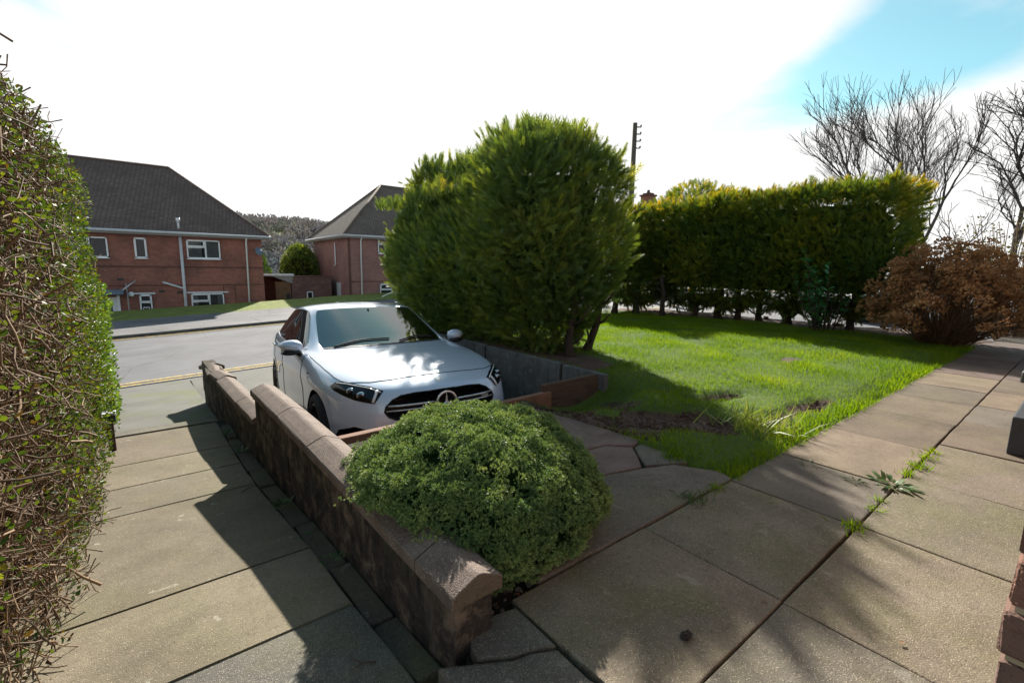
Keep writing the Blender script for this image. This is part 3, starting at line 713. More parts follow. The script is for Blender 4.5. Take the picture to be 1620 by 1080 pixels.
# ---- house with the wide brown hipped roof
HX0, HX1, HY0, HY1, HG, HE = -13.0, 4.92, 27.5, 34.5, -2.35, 2.72
h1 = empty('brick_house', (-4, 27.5, HG)); tag(h1, 'red brick two-storey house with wide brown hipped roof across the road, left', 'house', 'houses across the road')
class Sub:  # children are placed in world space under an offset root
    pass
def reloc(root):
    o = root.location.copy()
    for c in root.children:
        c.location = Vector(c.location) - o
box('wall', (HX0, HY0, HG), (HX1, HY1, HE-.17), M_BRICK1, h1)
hip_roof(h1, HX0, HX1, HY0, HY1, HE, 6.2, M_TILE)
Y = HY0
window(h1, 1.67, 3.04, 1.49, 2.40, Y, TWO, .40)
window(h1, 1.67, 3.04, -1.20, -.19, Y, TWO, .16)
window(h1, -.29, .16, 1.47, 2.40, Y, [(0, 1, 0, 1, True)])
window(h1, -.31, .15, -1.15, -.19, Y, [(0, 1, 0, .62, False), (0, 1, .62, 1, True)], 0, True)
window(h1, -2.55, -1.20, 1.46, 2.36, Y, TWO)
window(h1, -6.3, -4.9, 1.46, 2.36, Y, TWO); window(h1, -6.3, -4.9, -1.2, -.2, Y, TWO)
for a, b in ((-.47, .30), (1.50, 3.25)): box('lintel', (a, Y-.06, -.17), (b, Y+.02, -.10), M_LINT, h1, .006)
box('brick_band', (HX0, Y-.022, 1.06), (HX1+.02, Y+.02, 1.13), M_SOLD, h1)
box('brick_band', (HX0, Y-.018, .20), (HX1+.018, Y+.02, .26), M_SOLD, h1)
sp = tube('soil_pipe', [(1.42, Y-.09, HG), (1.45, Y-.09, HE-.20)], .065, M_GUT, h1, 10)
tube('vent_pipe', [(1.43, Y-.10, HE+.06), (1.43, Y-.10, HE+.55)], .05, M_GUT, h1, 8)
tube('vent_cowl', [(1.43, Y-.10, HE+.50), (1.43, Y-.10, HE+.66)], .085, M_UPVC, h1, 8)
tube('waste_pipe', [(.62, Y-.06, .38), (.68, Y-.09, .36), (1.34, Y-.09, .10), (1.42, Y-.09, .06)], .05, M_GUT, h1, 8)
tube('downpipe', [(4.2, Y-.30, HE-.12), (4.2, Y-.10, HE-.32), (4.13, Y-.08, HG)], .04, M_UPVC, h1, 8)
for a in ((.55, .06), (1.25, .0), (-.9, .62)): box('air_brick', (a[0]-.11, Y-.012, a[1]-.16), (a[0]+.11, Y+.01, a[1]-.05), M_DARK, h1)
d = box('door', (-1.75, Y-.03, HG+.1), (-1.10, Y+.03, -.28), M_DOORW, h1)
box('door_frame', (-1.10, Y-.06, HG), (-1.0, Y+.03, -.20), M_UPVC, d); box('door_glass', (-1.6, Y-.04, -1.3), (-1.28, Y-.031, -.5), M_WGLASS, d)
cp = box('door_canopy', (-1.9, Y-.75, -.14), (-.83, Y, .07), M_LEAD, h1, .01)
tube('canopy_stay', [(-.85, Y-.7, .06), (-.35, Y-.02, .48)], .03, M_GUT, cp, 6); tube('canopy_stay', [(-1.85, Y-.7, .06), (-2.2, Y-.02, .48)], .03, M_GUT, cp, 6)
tube('canopy_post', [(-.68, Y-.35, HG), (-.72, Y-.35, .35)], .03, M_FASC, cp, 6)
bm = bmesh.new(); bmesh.ops.create_uvsphere(bm, u_segments=10, v_segments=8, radius=.12, matrix=Matrix.Translation((-.58, Y-.12, -.16))); bm_obj('wall_lamp', bm, M_UPVC, h1, True)
bm = bmesh.new(); bmesh.ops.create_cone(bm, segments=14, radius1=.22, radius2=.02, depth=.07, cap_ends=True, matrix=Matrix.Translation((4.75, Y-.35, 1.95)) @ Matrix.Rotation(rad(70), 4, 'X') @ Matrix.Rotation(rad(25), 4, 'Y')); bm_tube(bm, [(4.75, Y-.33, 1.95), (4.8, Y, 1.85)], .02, 5); bm_obj('satellite_dish', bm, M_LEAD, h1)
tube('gable_downpipe', [(3.05, Y-.05, .2), (3.05, Y-.05, HG)], .012, M_DARK, h1, 5); tube('gable_downpipe', [(3.55, Y-.05, .2), (3.55, Y-.05, HG)], .012, M_DARK, h1, 5)
ch = box('chimney', (-6.6, 30.5, 5.6), (-5.6, 31.5, 7.3), M_BRICK1, h1, .02)
reloc(h1)
# ---- mauve brick house to its right, partly behind the tall hedge
h2 = empty('brick_house', (9.3, 27, -2.0)); tag(h2, 'mauve brick hip-roofed house seen by its corner behind the tall hedge', 'house', 'houses across the road')
A0, A1, B0, B1, E2 = 9.28, 24.0, 27.0, 34.0, 3.02
box('wall', (A0, B0, -2.2), (A1, B1, E2-.17), M_BRICK2, h2)
hip_roof(h2, A0, A1, B0, B1, E2, 6.55, M_TILE2)
Y = B0
window(h2, 11.03, 12.4, 2.0, 2.90, Y, TWO); window(h2, 11.08, 12.45, -.73, .22, Y, TWO)
for xx in (14.2, 17.5, 20.6):
    window(h2, xx, xx+1.37, 2.0, 2.9, Y, TWO); window(h2, xx, xx+1.37, -.73, .22, Y, TWO)
box('brick_band', (A0, Y-.02, .33), (A1, Y+.02, .39), M_SOLD, h2)
tube('downpipe', [(9.98, Y-.3, E2-.12), (9.98, Y-.1, E2-.3), (9.94, Y-.08, -2.0)], .045, M_UPVC, h2, 8)
box('corner_pier', (A0-.02, Y-.02, -2.1), (A0+.10, Y+.08, E2-.2), M_SOLD, h2)
tube('overflow_pipe', [(A0-.06, 29.2, E2-.35), (A0-.06, 29.2, 1.35), (A0-.12, 29.3, 1.25)], .035, M_UPVC, h2, 6)
dd = box('side_door', (A0-.03, 28.6, -1.6), (A0+.02, 29.3, .25), M_DOORW, h2)
box('meter_box', (A0+.18, Y-.04, -.78), (A0+.30, Y, -.55), M_UPVC, h2)
reloc(h2)
# ---- outbuilding between the two houses
ob = empty('outbuilding', (5.2, 29, -2.2)); tag(ob, 'low flat-roofed brick outbuilding with white fascia between the two houses', 'outbuilding')
box('wall', (6.6, 29.0, -2.2), (8.85, 31.0, .56), M_BRICK3, ob); box('parapet', (6.58, 28.98, .56), (8.87, 31.0, .63), M_SOLD, ob)
box('rear_wall', (5.25, 31.1, -2.2), (6.6, 31.3, .5), M_BRICK1, ob)
box('shed_door', (5.75, 29.02, -2.2), (6.55, 29.10, .32), M_WOODD, ob); box('door_opening', (6.30, 29.0, -2.2), (6.5, 29.015, -.35), M_DARK, ob)
pyd('lean_to_roof', [(5.15, 28.9, .78), (6.72, 28.85, .78), (6.72, 28.85, .66), (5.15, 28.9, .66), (5.15, 31.2, .60), (6.72, 31.2, .60), (6.72, 31.2, .5), (5.15, 31.2, .5)], [(0, 1, 2, 3), (0, 4, 5, 1), (4, 7, 6, 5), (3, 2, 6, 7), (0, 3, 7, 4), (1, 5, 6, 2)], M_UPVC, ob)
pyd('barge_board', [(5.5, 28.95, .66), (6.70, 28.95, .66), (6.62, 28.95, .22)], [(0, 1, 2)], M_FASC, ob)
window(ob, 7.40, 7.74, -1.02, -.26, 29.0, [(0, 1, 0, 1, False)])
reloc(ob)
# small picket fence panel and bins between the houses
pf = empty('picket_fence', (5.2, 27.6, -1.5)); tag(pf, 'short pale picket fence beside the red brick house corner', 'fence')
for k in range(6): box('picket', (k*.115, 0, 0), (k*.115+.07, .03, .55+.03*(k % 2)), M_GUT, pf)
box('fence_rail', (-.02, .03, .2), (.68, .06, .27), M_GUT, pf); box('fence_rail', (-.02, .03, .4), (.68, .06, .47), M_GUT, pf)
# handrail by the road in front of the mauve house
hr = empty('handrail', (10.0, 25.6, -.75)); tag(hr, 'white sloping tubular handrail in front of the mauve house', 'handrail')
tube('top_rail', [(0, 0, .02), (1.45, 0, .62), (1.9, 0, .62)], .03, M_UPVC, hr, 8)
for xx, zz in ((.62, .28), (1.45, .62)): tube('post', [(xx, 0, -.6), (xx, 0, zz)], .028, M_UPVC, hr, 8)
# ---- distant house whose chimney and ridge show over the hedge
h3 = empty('brick_house', (40, 30, 0)); tag(h3, 'distant house of which only the chimney shows above the right hedge', 'house', 'houses across the road')
box('wall', (35, 25, -1.2), (52, 32, 4.2), M_BRICK2, h3); hip_roof(h3, 35, 52, 25, 32, 4.3, 7.15, M_TILE2, hipL=False)
c3 = box('chimney', (38.7, 28.0, 5.5), (39.7, 29.0, 8.35), M_BRICK1, h3)
box('chimney_cap', (38.6, 27.9, 8.35), (39.8, 29.1, 8.5), M_SOLD, c3); box('chimney_cap', (38.85, 28.1, 8.5), (39.55, 28.9, 8.66), M_SOLD, c3)
tube('chimney_pot', [(39.2, 28.5, 8.66), (39.2, 28.5, 8.95)], [.16, .13], M_SOLD, c3, 8)
for xx in (37, 41, 45, 48): window(h3, xx, xx+1.4, 2.4, 3.5, 25, TWO); window(h3, xx, xx+1.4, -.4, .8, 25, TWO)
reloc(h3)
# ---- the doorway the photograph was taken from: brick reveal close on the right
oh = empty('own_house', (.8, 0, 0)); tag(oh, 'rough brick door jamb close at the lower right edge', 'house wall')
JX, JY = .890, .024
for c in range(32):
    z = c*.075; ln = .215 if c % 2 else .1025; wd = .1025 if c % 2 else .215
    bm = bmesh.new(); bm_box(bm, (0, 0, 0), (ln-.001, wd-.001, .0645), 0, .006, 2)
    for v in bm.verts: v.co += Vector((random.uniform(-.002, .002), random.uniform(-.002, .002), random.uniform(-.0015, .0015)))
    o = bm_obj('brick', bm, M_BRICKN, oh); o.location = (JX+ln/2-.8+random.uniform(-.003, .003), JY-wd/2+random.uniform(-.003, .003), z+.0375)
box('mortar', (JX+.008-.8, JY-.22, 0), (JX+.22-.8, JY-.007, 2.4), M_MORTAR, oh)
box('wall', (JX+.10-.8, JY-.25, 0), (9.0, JY-.003, 2.4), brick_mat('front_wall_brick', (.17, .08, .06), (.22, .11, .08), (.25, .2, .15)), oh)
M_SLATE = plain('dark_painted_step', (.030, .033, .040), .55, .25)
ds = box('door_step', (0, 0, 0), (1.1, .62, .265), M_SLATE, None, .012, 2); ds.location = (4.5, -.36, .002); tag(ds, 'dark grey painted doorstep block at the right edge of the paving', 'step')
pr = empty('porch_pier', (7.75, .36, 0)); tag(pr, 'pale rendered porch pier at the far right end of the paving', 'pier')
box('pier', (0, -.3, 0), (.3, .05, 2.3), plain('pale_render', (.42, .40, .36), .9, .2), pr, .01); box('pier_base', (-.03, -.33, 0), (.33, .08, .12), M_CONC, pr, .01)
# ================================================================ the white hatchback on the drive
def paint(name, c):
    g = G(name); lw = g.node('ShaderNodeLayerWeight', {'Blend': .35}).outputs['Facing']
    d = g.noise(g.pos(), 900, 2)
    col = g.mix(g.rng(d, .45, .6, 0, .06), c, tuple(min(1, x*1.2) for x in c))
    dirt = g.rng(g.noise(g.pos(), 5, 5, .7), .5, .8, 0, .10)
    col = g.mix(dirt, col, (.42, .40, .37))
    return g.done(g.bsdf(col, .34, Coat_Weight=1.0, Coat_Roughness=.03, Specular_IOR_Level=.5, Metallic=.12))
M_PAINT = paint('white_car_paint', (.56, .64, .77))
def gmat(name, col, rough, **kw):
    g = G(name); return g.done(g.bsdf(col, rough, **kw))
def carglass(name, tint, ior, extra):
    g = G(name); f = g.node('ShaderNodeFresnel', {'IOR': ior}).outputs[0]; f = g.math('MINIMUM', g.math('ADD', f, extra), 1.0)
    t = g.node('ShaderNodeBsdfTransparent', {'Color': (*tint, 1)}).outputs[0]; r = g.node('ShaderNodeBsdfGlossy', {'Color': (.95, 1, 1, 1), 'Roughness': .015}).outputs[0]
    return g.done(g.node('ShaderNodeMixShader', {0: f, 1: t, 2: r}).outputs[0])
M_CGLASS = carglass('windscreen_glass', (.50, .60, .58), 1.7, .10)
M_SGLASS = carglass('side_glass', (.20, .22, .23), 1.55, .04)
M_BLACK = gmat('gloss_black', (.006, .006, .007), .12, Specular_IOR_Level=.5)
M_TRIM = gmat('matt_black_trim', (.012, .012, .013), .55)
M_CHROME = gmat('chrome', (.80, .81, .82), .16, Metallic=.55)
M_SILVER = gmat('satin_silver', (.70, .71, .72), .3, Metallic=.6)
M_TYRE = plain('tyre_rubber', (.018, .018, .018), .85, .2)
M_RIM = gmat('dark_alloy', (.07, .07, .075), .3, Metallic=.8)
M_LAMP = gmat('lamp_reflector', (.55, .57, .6), .12, Metallic=.9)
M_DRL = gmat('lamp_white', (.75, .77, .8), .15)
M_SHUT = gmat('shut_line', (.02, .02, .022), .7)
def car_cage():
    B = [(0, .87), (.32, .855), (.58, .775), (.75, .60), (.85, .32), (.885, -.05), (.89, -.50), (.892, -.95), (.896, -1.4), (.898, -1.78), (.898, -1.86), (.898, -2.35), (.895, -2.95), (.83, -3.30), (.62, -3.49), (.32, -3.545), (0, -3.555)]
    n = len(B); nrm = []
    for i in range(n):
        if i in (0, n-1): nrm.append((0, 1 if i == 0 else -1)); continue
        t = Vector((B[i+1][0]-B[i-1][0], B[i+1][1]-B[i-1][1])).normalized(); nrm.append((-t.y, t.x) if False else (-t[1], t[0]))
    # outward normal for a clockwise-from-front outline on the +x side
    nrm = [(-a, -b) if (a*B[i][0]) < 0 and 3 <= i <= 13 else (a, b) for i, (a, b) in enumerate(nrm)]
    nrm = [(abs(a), b) for a, b in nrm]
    nrm = [(a, abs(b)) if i < 3 else (a, -abs(b)) if i > 13 else (a, b) for i, (a, b) in enumerate(nrm)]
    LV = []
    for z, fi, si in ((.17, .10, .075), (.22, .045, .02), (.34, .005, .008), (.50, .0, .0), (.61, .02, .016), (.70, .06, .004)):
        row = []
        for i in range(n):
            ins = fi if i <= 2 else (fi*.5+si*.5 if i in (3, 13) else (fi if i > 13 else si))
            row.append((max(0, B[i][0]-nrm[i][0]*ins) if i not in (0, n-1) else 0.0, B[i][1]-nrm[i][1]*ins, z))
        LV.append(row)
    LV[5] = [(x, y, .70 if i < 4 else .715+.02*min(1, (i-3)/3)+(.02 if i > 9 else 0)) for i, (x, y, z) in enumerate(LV[5])]
    LV.append([(0, .765, .762), (.32, .75, .762), (.57, .665, .76), (.725, .49, .775), (.805, .22, .82), (.84, -.10, .862), (.85, -.52, .905), (.858, -.95, .925), (.862, -1.4, .935), (.864, -1.78, .945), (.864, -1.86, .947), (.858, -2.35, .965), (.84, -2.95, .99), (.77, -3.28, 1.0), (.58, -3.44, .98), (.3, -3.49, .97), (0, -3.5, .97)])
    LV.append([(0, .55, .845), (.30, .53, .842), (.53, .44, .838), (.665, .30, .848), (.745, .08, .872), (.78, -.2, .90), (.808, -.58, .935), (.835, -.95, .947), (.842, -1.4, .957), (.844, -1.78, .967), (.844, -1.86, .969), (.838, -2.35, .987), (.81, -2.95, 1.015), (.73, -3.2, 1.04), (.55, -3.36, 1.05), (.28, -3.40, 1.05), (0, -3.41, 1.05)])
    LV.append([(0, .05, .930), (.28, .03, .926), (.49, -.03, .918), (.60, -.1, .915), (.67, -.22, .92), (.715, -.42, .938), (.785, -.66, .955), (.828, -.95, .955), (.836, -1.4, .964), (.838, -1.78, .974), (.838, -1.86, .976), (.832, -2.35, .994), (.802, -2.93, 1.025), (.715, -3.17, 1.052), (.54, -3.33, 1.062), (.275, -3.37, 1.065), (0, -3.38, 1.065)])
    LV.append([(0, -.50, .985), (.26, -.515, .985), (.46, -.55, .983), (.57, -.60, .98), (.635, -.64, .98), (.685, -.69, .98), (.755, -.76, .974), (.816, -.97, .966), (.826, -1.4, .975), (.828, -1.78, .985), (.828, -1.86, .987), (.822, -2.35, 1.005), (.785, -2.88, 1.045), (.69, -3.12, 1.07), (.52, -3.27, 1.08), (.27, -3.32, 1.085), (0, -3.33, 1.085)])
    LV.append([(0, -1.32, 1.378), (.25, -1.33, 1.375), (.42, -1.35, 1.367), (.50, -1.37, 1.361), (.535, -1.385, 1.356), (.56, -1.40, 1.351), (.592, -1.44, 1.342), (.612, -1.55, 1.353), (.622, -1.75, 1.366), (.626, -1.98, 1.368), (.626, -2.05, 1.367), (.62, -2.4, 1.352), (.59, -2.80, 1.31), (.52, -2.95, 1.305), (.42, -3.03, 1.31), (.23, -3.06, 1.32), (0, -3.07, 1.322)])
    LV.append([(0, -1.40, 1.400), (.24, -1.41, 1.397), (.40, -1.43, 1.389), (.47, -1.45, 1.383), (.505, -1.47, 1.378), (.528, -1.50, 1.375), (.55, -1.56, 1.378), (.565, -1.65, 1.388), (.57, -1.82, 1.398), (.572, -2.02, 1.399), (.572, -2.08, 1.398), (.565, -2.4, 1.384), (.53, -2.78, 1.345), (.47, -2.9, 1.335), (.38, -2.97, 1.338), (.21, -3.0, 1.345), (0, -3.0, 1.347)])
    return LV
def build_car_body():
    LV = car_cage(); n = 17; bm = bmesh.new(); R = []; Lh = []
    for row in LV:
        r = [bm.verts.new(p) for p in row]; l = [r[i] if i in (0, n-1) else bm.verts.new((-p[0], p[1], p[2])) for i, p in enumerate(row)]
        R.append(r); Lh.append(l)
    cre = bm.edges.layers.float.new('crease_edge')
    GL, SG = 1, 2
    for j in range(len(LV)-1):
        for i in range(n-1):
            m = 0
            if j == 9:
                if i < 5: m = GL
                elif 6 <= i < 9 or 10 <= i < 12: m = SG
                elif i == 9: m = 3
                elif i >= 13: m = SG
            f = bm.faces.new((R[j][i], R[j+1][i], R[j+1][i+1], R[j][i+1])); f.material_index = m
            f = bm.faces.new((Lh[j][i], Lh[j][i+1], Lh[j+1][i+1], Lh[j+1][i])); f.material_index = m
    def mid(k, s, t): 
        p = LV[-1][k]; return (p[0]*s, p[1], p[2]+t)
    rows = []
    for k in range(6, 13):
        c = bm.verts.new(mid(k, 0, .034)); mr = bm.verts.new(mid(k, .5, .026)); ml = bm.verts.new((-mr.co.x, mr.co.y, mr.co.z)); rows.append((mr, c, ml))
    T, U = R[-1], Lh[-1]
    for k in range(6):
        (a, c, e), (a2, c2, e2) = rows[k], rows[k+1]
        bm.faces.new((T[6+k], a, a2, T[7+k])); bm.faces.new((a, c, c2, a2)); bm.faces.new((c, e, e2, c2)); bm.faces.new((e, U[6+k], U[7+k], e2))
    a, c, e = rows[0]
    bm.faces.new((T[6], T[5], T[4], T[3], a)); bm.faces.new((a, T[3], T[2], T[1])); bm.faces.new((a, T[1], T[0], c))
    bm.faces.new((U[6], e, U[3], U[4], U[5])); bm.faces.new((e, U[1], U[2], U[3])); bm.faces.new((e, c, U[0], U[1]))
    a, c, e = rows[-1]
    bm.faces.new((T[12], a, T[14], T[13])); bm.faces.new((a, c, T[16], T[15], T[14])); bm.faces.new((U[12], U[13], U[14], e)); bm.faces.new((e, U[14], U[15], U[16], c))
    for i in range(n-1): bm.faces.new((R[0][i], R[0][i+1], Lh[0][i+1], Lh[0][i])) if i not in (0, n-2) else bm.faces.new([v for v in ((R[0][0], R[0][1], Lh[0][1]) if i == 0 else (R[0][n-2], R[0][n-1], Lh[0][n-2]))])
    bmesh.ops.recalc_face_normals(bm, faces=bm.faces)
    bm.edges.ensure_lookup_table()
    def crease(rows_, j, i0, i1, val):
        for side in (R, Lh):
            for i in range(i0, i1):
                e = bm.edges.get((side[j][i], side[j][i+1]))
                if e: e[cre] = val
    crease(R, 9, 0, 5, .7); crease(R, 10, 0, 5, .55); crease(R, 9, 6, 12, .75); crease(R, 10, 6, 12, .7); crease(R, 5, 4, 13, .45); crease(R, 0, 0, 16, .6)
    for side in (R, Lh):
        for i, v in ((5, .6), (6, .7), (9, .8), (10, .8), (12, .7)):
            e = bm.edges.get((side[9][i], side[10][i]));
            if e: e[cre] = v
    for f in bm.faces: f.smooth = True
    me = bpy.data.meshes.new('car_cage'); bm.to_mesh(me); bm.free()
    for m in (M_PAINT, M_CGLASS, M_SGLASS, M_BLACK, M_TRIM): me.materials.append(m)
    o = bpy.data.objects.new('car_cage', me); COL.objects.link(o)
    s = o.modifiers.new('s', 'SUBSURF'); s.levels = 3; s.render_levels = 3
    dg = bpy.context.evaluated_depsgraph_get(); me2 = bpy.data.meshes.new_from_object(o.evaluated_get(dg))
    o.modifiers.clear(); o.data = me2
    return o
def cutter(bm, name):
    me = bpy.data.meshes.new(name); bm.to_mesh(me); bm.free()
    for m in (M_PAINT, M_CGLASS, M_SGLASS, M_BLACK, M_TRIM): me.materials.append(m)
    for p in me.polygons: p.material_index = 4
    c = bpy.data.objects.new(name, me); COL.objects.link(c); return c
GRILLE = [(.0, .712), (.25, .710), (.36, .70), (.43, .672), (.485, .625), (.50, .585), (.475, .545), (.41, .515), (.25, .497), (0, .494)]
def cut_body(o):
    bvh0 = BVHTree.FromPolygons([v.co.copy() for v in o.data.vertices], [tuple(p.vertices) for p in o.data.polygons])
    cs = []
    for yy in (0.0, -2.73):
        for s in (-1, 1):
            bm = bmesh.new(); bmesh.ops.create_cone(bm, cap_ends=True, segments=48, radius1=.352, radius2=.352, depth=.5, matrix=Matrix.Translation((s*.86, yy, .335)) @ Matrix.Rotation(rad(90), 4, 'Y')); cs.append(cutter(bm, 'arch_cut'))
    poly = GRILLE + [(-x, z) for x, z in GRILLE[-2:0:-1]]
    bm = bmesh.new()
    A = [bm.verts.new((x, .70-abs(x)*.13, z)) for x, z in poly]; B = [bm.verts.new((x, 1.2, z)) for x, z in poly]; k = len(poly)
    bm.faces.new(A); bm.faces.new(B[::-1])
    for i in range(k): bm.faces.new((A[i], B[i], B[(i+1) % k], A[(i+1) % k]))
    bmesh.ops.recalc_face_normals(bm, faces=bm.faces); cs.append(cutter(bm, 'grille_cut'))
    # lower corner intakes
    for s in (-1, 1):
        pl = [(.50, .36), (.54, .45), (.64, .475), (.75, .43), (.79, .34), (.60, .29)]
        bm = bmesh.new(); A = [bm.verts.new((s*x, .52-(x-.5)*.75, z)) for x, z in pl]; B = [bm.verts.new((s*(x+.25), 1.3, z)) for x, z in pl]; k = len(pl)
        bm.faces.new(A); bm.faces.new(B[::-1])
        for i in range(k): bm.faces.new((A[i], B[i], B[(i+1) % k], A[(i+1) % k]))
        bmesh.ops.recalc_face_normals(bm, faces=bm.faces); cs.append(cutter(bm, 'intake_cut'))
    for c in cs:
        m = o.modifiers.new('b', 'BOOLEAN'); m.operation = 'DIFFERENCE'; m.object = c; m.solver = 'EXACT'
    dg = bpy.context.evaluated_depsgraph_get(); me = bpy.data.meshes.new_from_object(o.evaluated_get(dg)); o.modifiers.clear(); o.data = me
    for c in cs: bpy.data.objects.remove(c)
    return bvh0
def split_parts(o, root):
    """body panels and each pane become meshes of their own"""
    me = o.data; co = np.array([v.co for v in me.vertices])
    groups = {}
    for p in me.polygons:
        c = co[list(p.vertices)].mean(0); m = p.material_index
        if m == 1: key = ('windscreen', M_CGLASS)
        elif m == 2 and c[1] < -2.85 and abs(c[0]) < .62: key = ('rear_window', M_SGLASS)
        elif m == 2: key = (('side_window', M_SGLASS, c[0] > 0, c[1] > -1.8 - (c[2]-.97)*.45))
        elif m == 3: key = ('door_pillar', M_BLACK, c[0] > 0)
        elif m == 4: key = ('wheel_arch_liner', M_TRIM, c[0] > 0, c[1] > -1) if abs(c[0]) > .4 and c[1] < .40 else ('grille_cavity', M_TRIM) if c[2] > .488 and abs(c[0]) < .52 else ('bumper_intake', M_TRIM, c[0] > 0)
        else: key = ('body', M_PAINT)
        groups.setdefault(key, []).append(p)
    res = {}
    for key, ps in groups.items():
        idx = {}; V = []; Fc = []
        for p in ps:
            f = []
            for v in p.vertices:
                if v not in idx: idx[v] = len(V); V.append(me.vertices[v].co.copy())
                f.append(idx[v])
            Fc.append(f)
        q = pyd(key[0], V, Fc, key[1], root, True)
        res[key[0]] = q
    bpy.data.objects.remove(o)
    return res
def patch(name, outline, o3, u3, v3, d3, bvh, off, mat, root, step=.02):
    """lay a flat outline onto the body: points o3+u*u3+v*v3 cast along d3"""
    pts = []; n = len(outline)
    for i in range(n):
        a, b = Vector(outline[i]), Vector(outline[(i+1) % n]); k = max(1, int((b-a).length/step))
        for t in range(k): pts.append(a.lerp(b, t/k))
    nb = len(pts); xs = [p.x for p in pts]; ys = [p.y for p in pts]
    def inside(x, y):
        c = False
        for i in range(nb):
            a, b = pts[i], pts[(i+1) % nb]
            if (a.y > y) != (b.y > y) and x < (b.x-a.x)*(y-a.y)/(b.y-a.y)+a.x: c = not c
        return c
    x = min(xs)+step*.5
    while x < max(xs):
        y = min(ys)+step*.5
        while y < max(ys):
            if inside(x, y) and min((Vector((x, y))-p).length for p in pts) > step*.45: pts.append(Vector((x, y)))
            y += step
        x += step
    v2, e2, f2, *_ = delaunay_2d_cdt(pts, [(i, (i+1) % nb) for i in range(nb)], [list(range(nb))], 1, 1e-5)
    V = []
    o3, u3, v3, d3 = Vector(o3), Vector(u3), Vector(v3), Vector(d3).normalized()
    for p in v2:
        q = o3 + u3*p.x + v3*p.y - d3*3
        h = bvh.ray_cast(q, d3)
        V.append(h[0]+h[1]*off*(1 if h[1].dot(d3) < 0 else -1) if h[0] else o3+u3*p.x+v3*p.y)
    Fc = [tuple(f) for f in f2]
    return pyd(name, V, Fc, mat, root, True)
def mirror_obj(o, root):
    V = [(-v.co.x, v.co.y, v.co.z) for v in o.data.vertices]; Fc = [tuple(p.vertices)[::-1] for p in o.data.polygons]
    return pyd(o.name.split('.')[0], V, Fc, list(o.data.materials), root, True)
def line_on(name, pts, d3, bvh, r, mat, root, off=0.0, sub=12):
    out = []; d = Vector(d3).normalized()
    for i in range(len(pts)-1):
        for t in range(sub):
            p = Vector(pts[i]).lerp(Vector(pts[i+1]), t/sub); h = bvh.ray_cast(p-d*3, d)
            if h[0]: out.append(h[0]+h[1]*off)
    return tube(name, out, r, mat, root, 6)
def wheel(root, x, y, side):
    w = empty('wheel'); w.parent = root; w.location = (x, y, .325)
    def lathe(name, prof, mat, seg=48):
        bm = bmesh.new(); rings = []
        for k in range(seg):
            a = 2*math.pi*k/seg; rings.append([bm.verts.new((px*side, r*math.cos(a), r*math.sin(a))) for px, r in prof])
        for k in range(seg):
            for i in range(len(prof)-1): bm.faces.new((rings[k][i], rings[k][i+1], rings[(k+1) % seg][i+1], rings[(k+1) % seg][i]))
        bmesh.ops.recalc_face_normals(bm, faces=bm.faces); return bm_obj(name, bm, mat, w, True)
    lathe('tyre', [(-.10, .235), (-.112, .26), (-.108, .30), (-.085, .322), (0, .327), (.085, .322), (.108, .30), (.112, .26), (.098, .236)], M_TYRE)
    lathe('rim', [(.098, .238), (.104, .232), (.098, .222), (.03, .212), (-.08, .205), (-.08, .0)], M_RIM)
    bm = bmesh.new()
    for k in range(5):
        for dd in (-.13, .13):
            a = 2*math.pi*k/5; ca, sa = math.cos(a+dd), math.sin(a+dd); cb, sb = math.cos(a+dd*.35), math.sin(a+dd*.35)
            p0, p1 = Vector((.06*side, .05*cb, .05*sb)), Vector((.088*side, .222*ca, .222*sa)); t = Vector((0, -sa, ca))*.016
            V = [bm.verts.new(p) for p in (p0-t, p0+t, p1+t*.9, p1-t*.9)]; W = [bm.verts.new(v.co-Vector((.03*side, 0, 0))) for v in V]
            bm.faces.new(V); bm.faces.new(W[::-1])
            for i in range(4): bm.faces.new((V[i], W[i], W[(i+1) % 4], V[(i+1) % 4]))
    bmesh.ops.create_cone(bm, cap_ends=True, segments=20, radius1=.06, radius2=.05, depth=.05, matrix=Matrix.Translation((.06*side, 0, 0)) @ Matrix.Rotation(rad(90), 4, 'Y'))
    bmesh.ops.recalc_face_normals(bm, faces=bm.faces); bm_obj('spokes', bm, M_SILVER if False else M_RIM, w)
    return w
def star(root, c, R, nx, thick):
    """three-pointed star inside a ring, facing +y"""
    bm = bmesh.new(); pts = [(c[0]+R*math.cos(t), c[1], c[2]+R*math.sin(t)) for t in [2*math.pi*k/40 for k in range(41)]]
    bm_tube(bm, pts, thick, 8, False)
    ce = bm.verts.new((c[0], c[1]+thick*1.3, c[2])); ri = []
    for k in range(6):
        a = math.pi/2+math.pi*k/3; r = R if k % 2 == 0 else R*.17
        ri.append(bm.verts.new((c[0]+r*math.cos(a), c[1]-(0 if k % 2 else -.001), c[2]+r*math.sin(a))))
    for k in range(6): bm.faces.new((ce, ri[(k+1) % 6], ri[k]))
    bmesh.ops.recalc_face_normals(bm, faces=bm.faces)
    return bm_obj('star_badge', bm, M_CHROME, root)
CAR_LOC = (2.10, 4.38, -.70); CAR_YAW = rad(180-4.6); CAR_PITCH = rad(3.6); CAR_S = 1.08
def build_car():
    root = empty('parked_car', CAR_LOC); root.rotation_euler = Matrix.Rotation(CAR_YAW, 3, 'Z').__matmul__(Matrix.Rotation(CAR_PITCH, 3, 'X')).to_euler()
    root.scale = (CAR_S,)*3
    tag(root, 'white five-door hatchback parked nose-in on the sunken drive', 'car')
    o = build_car_body(); bvh = cut_body(o); parts = split_parts(o, root)
    return root, bvh, parts
car, CBVH, CPARTS = build_car()
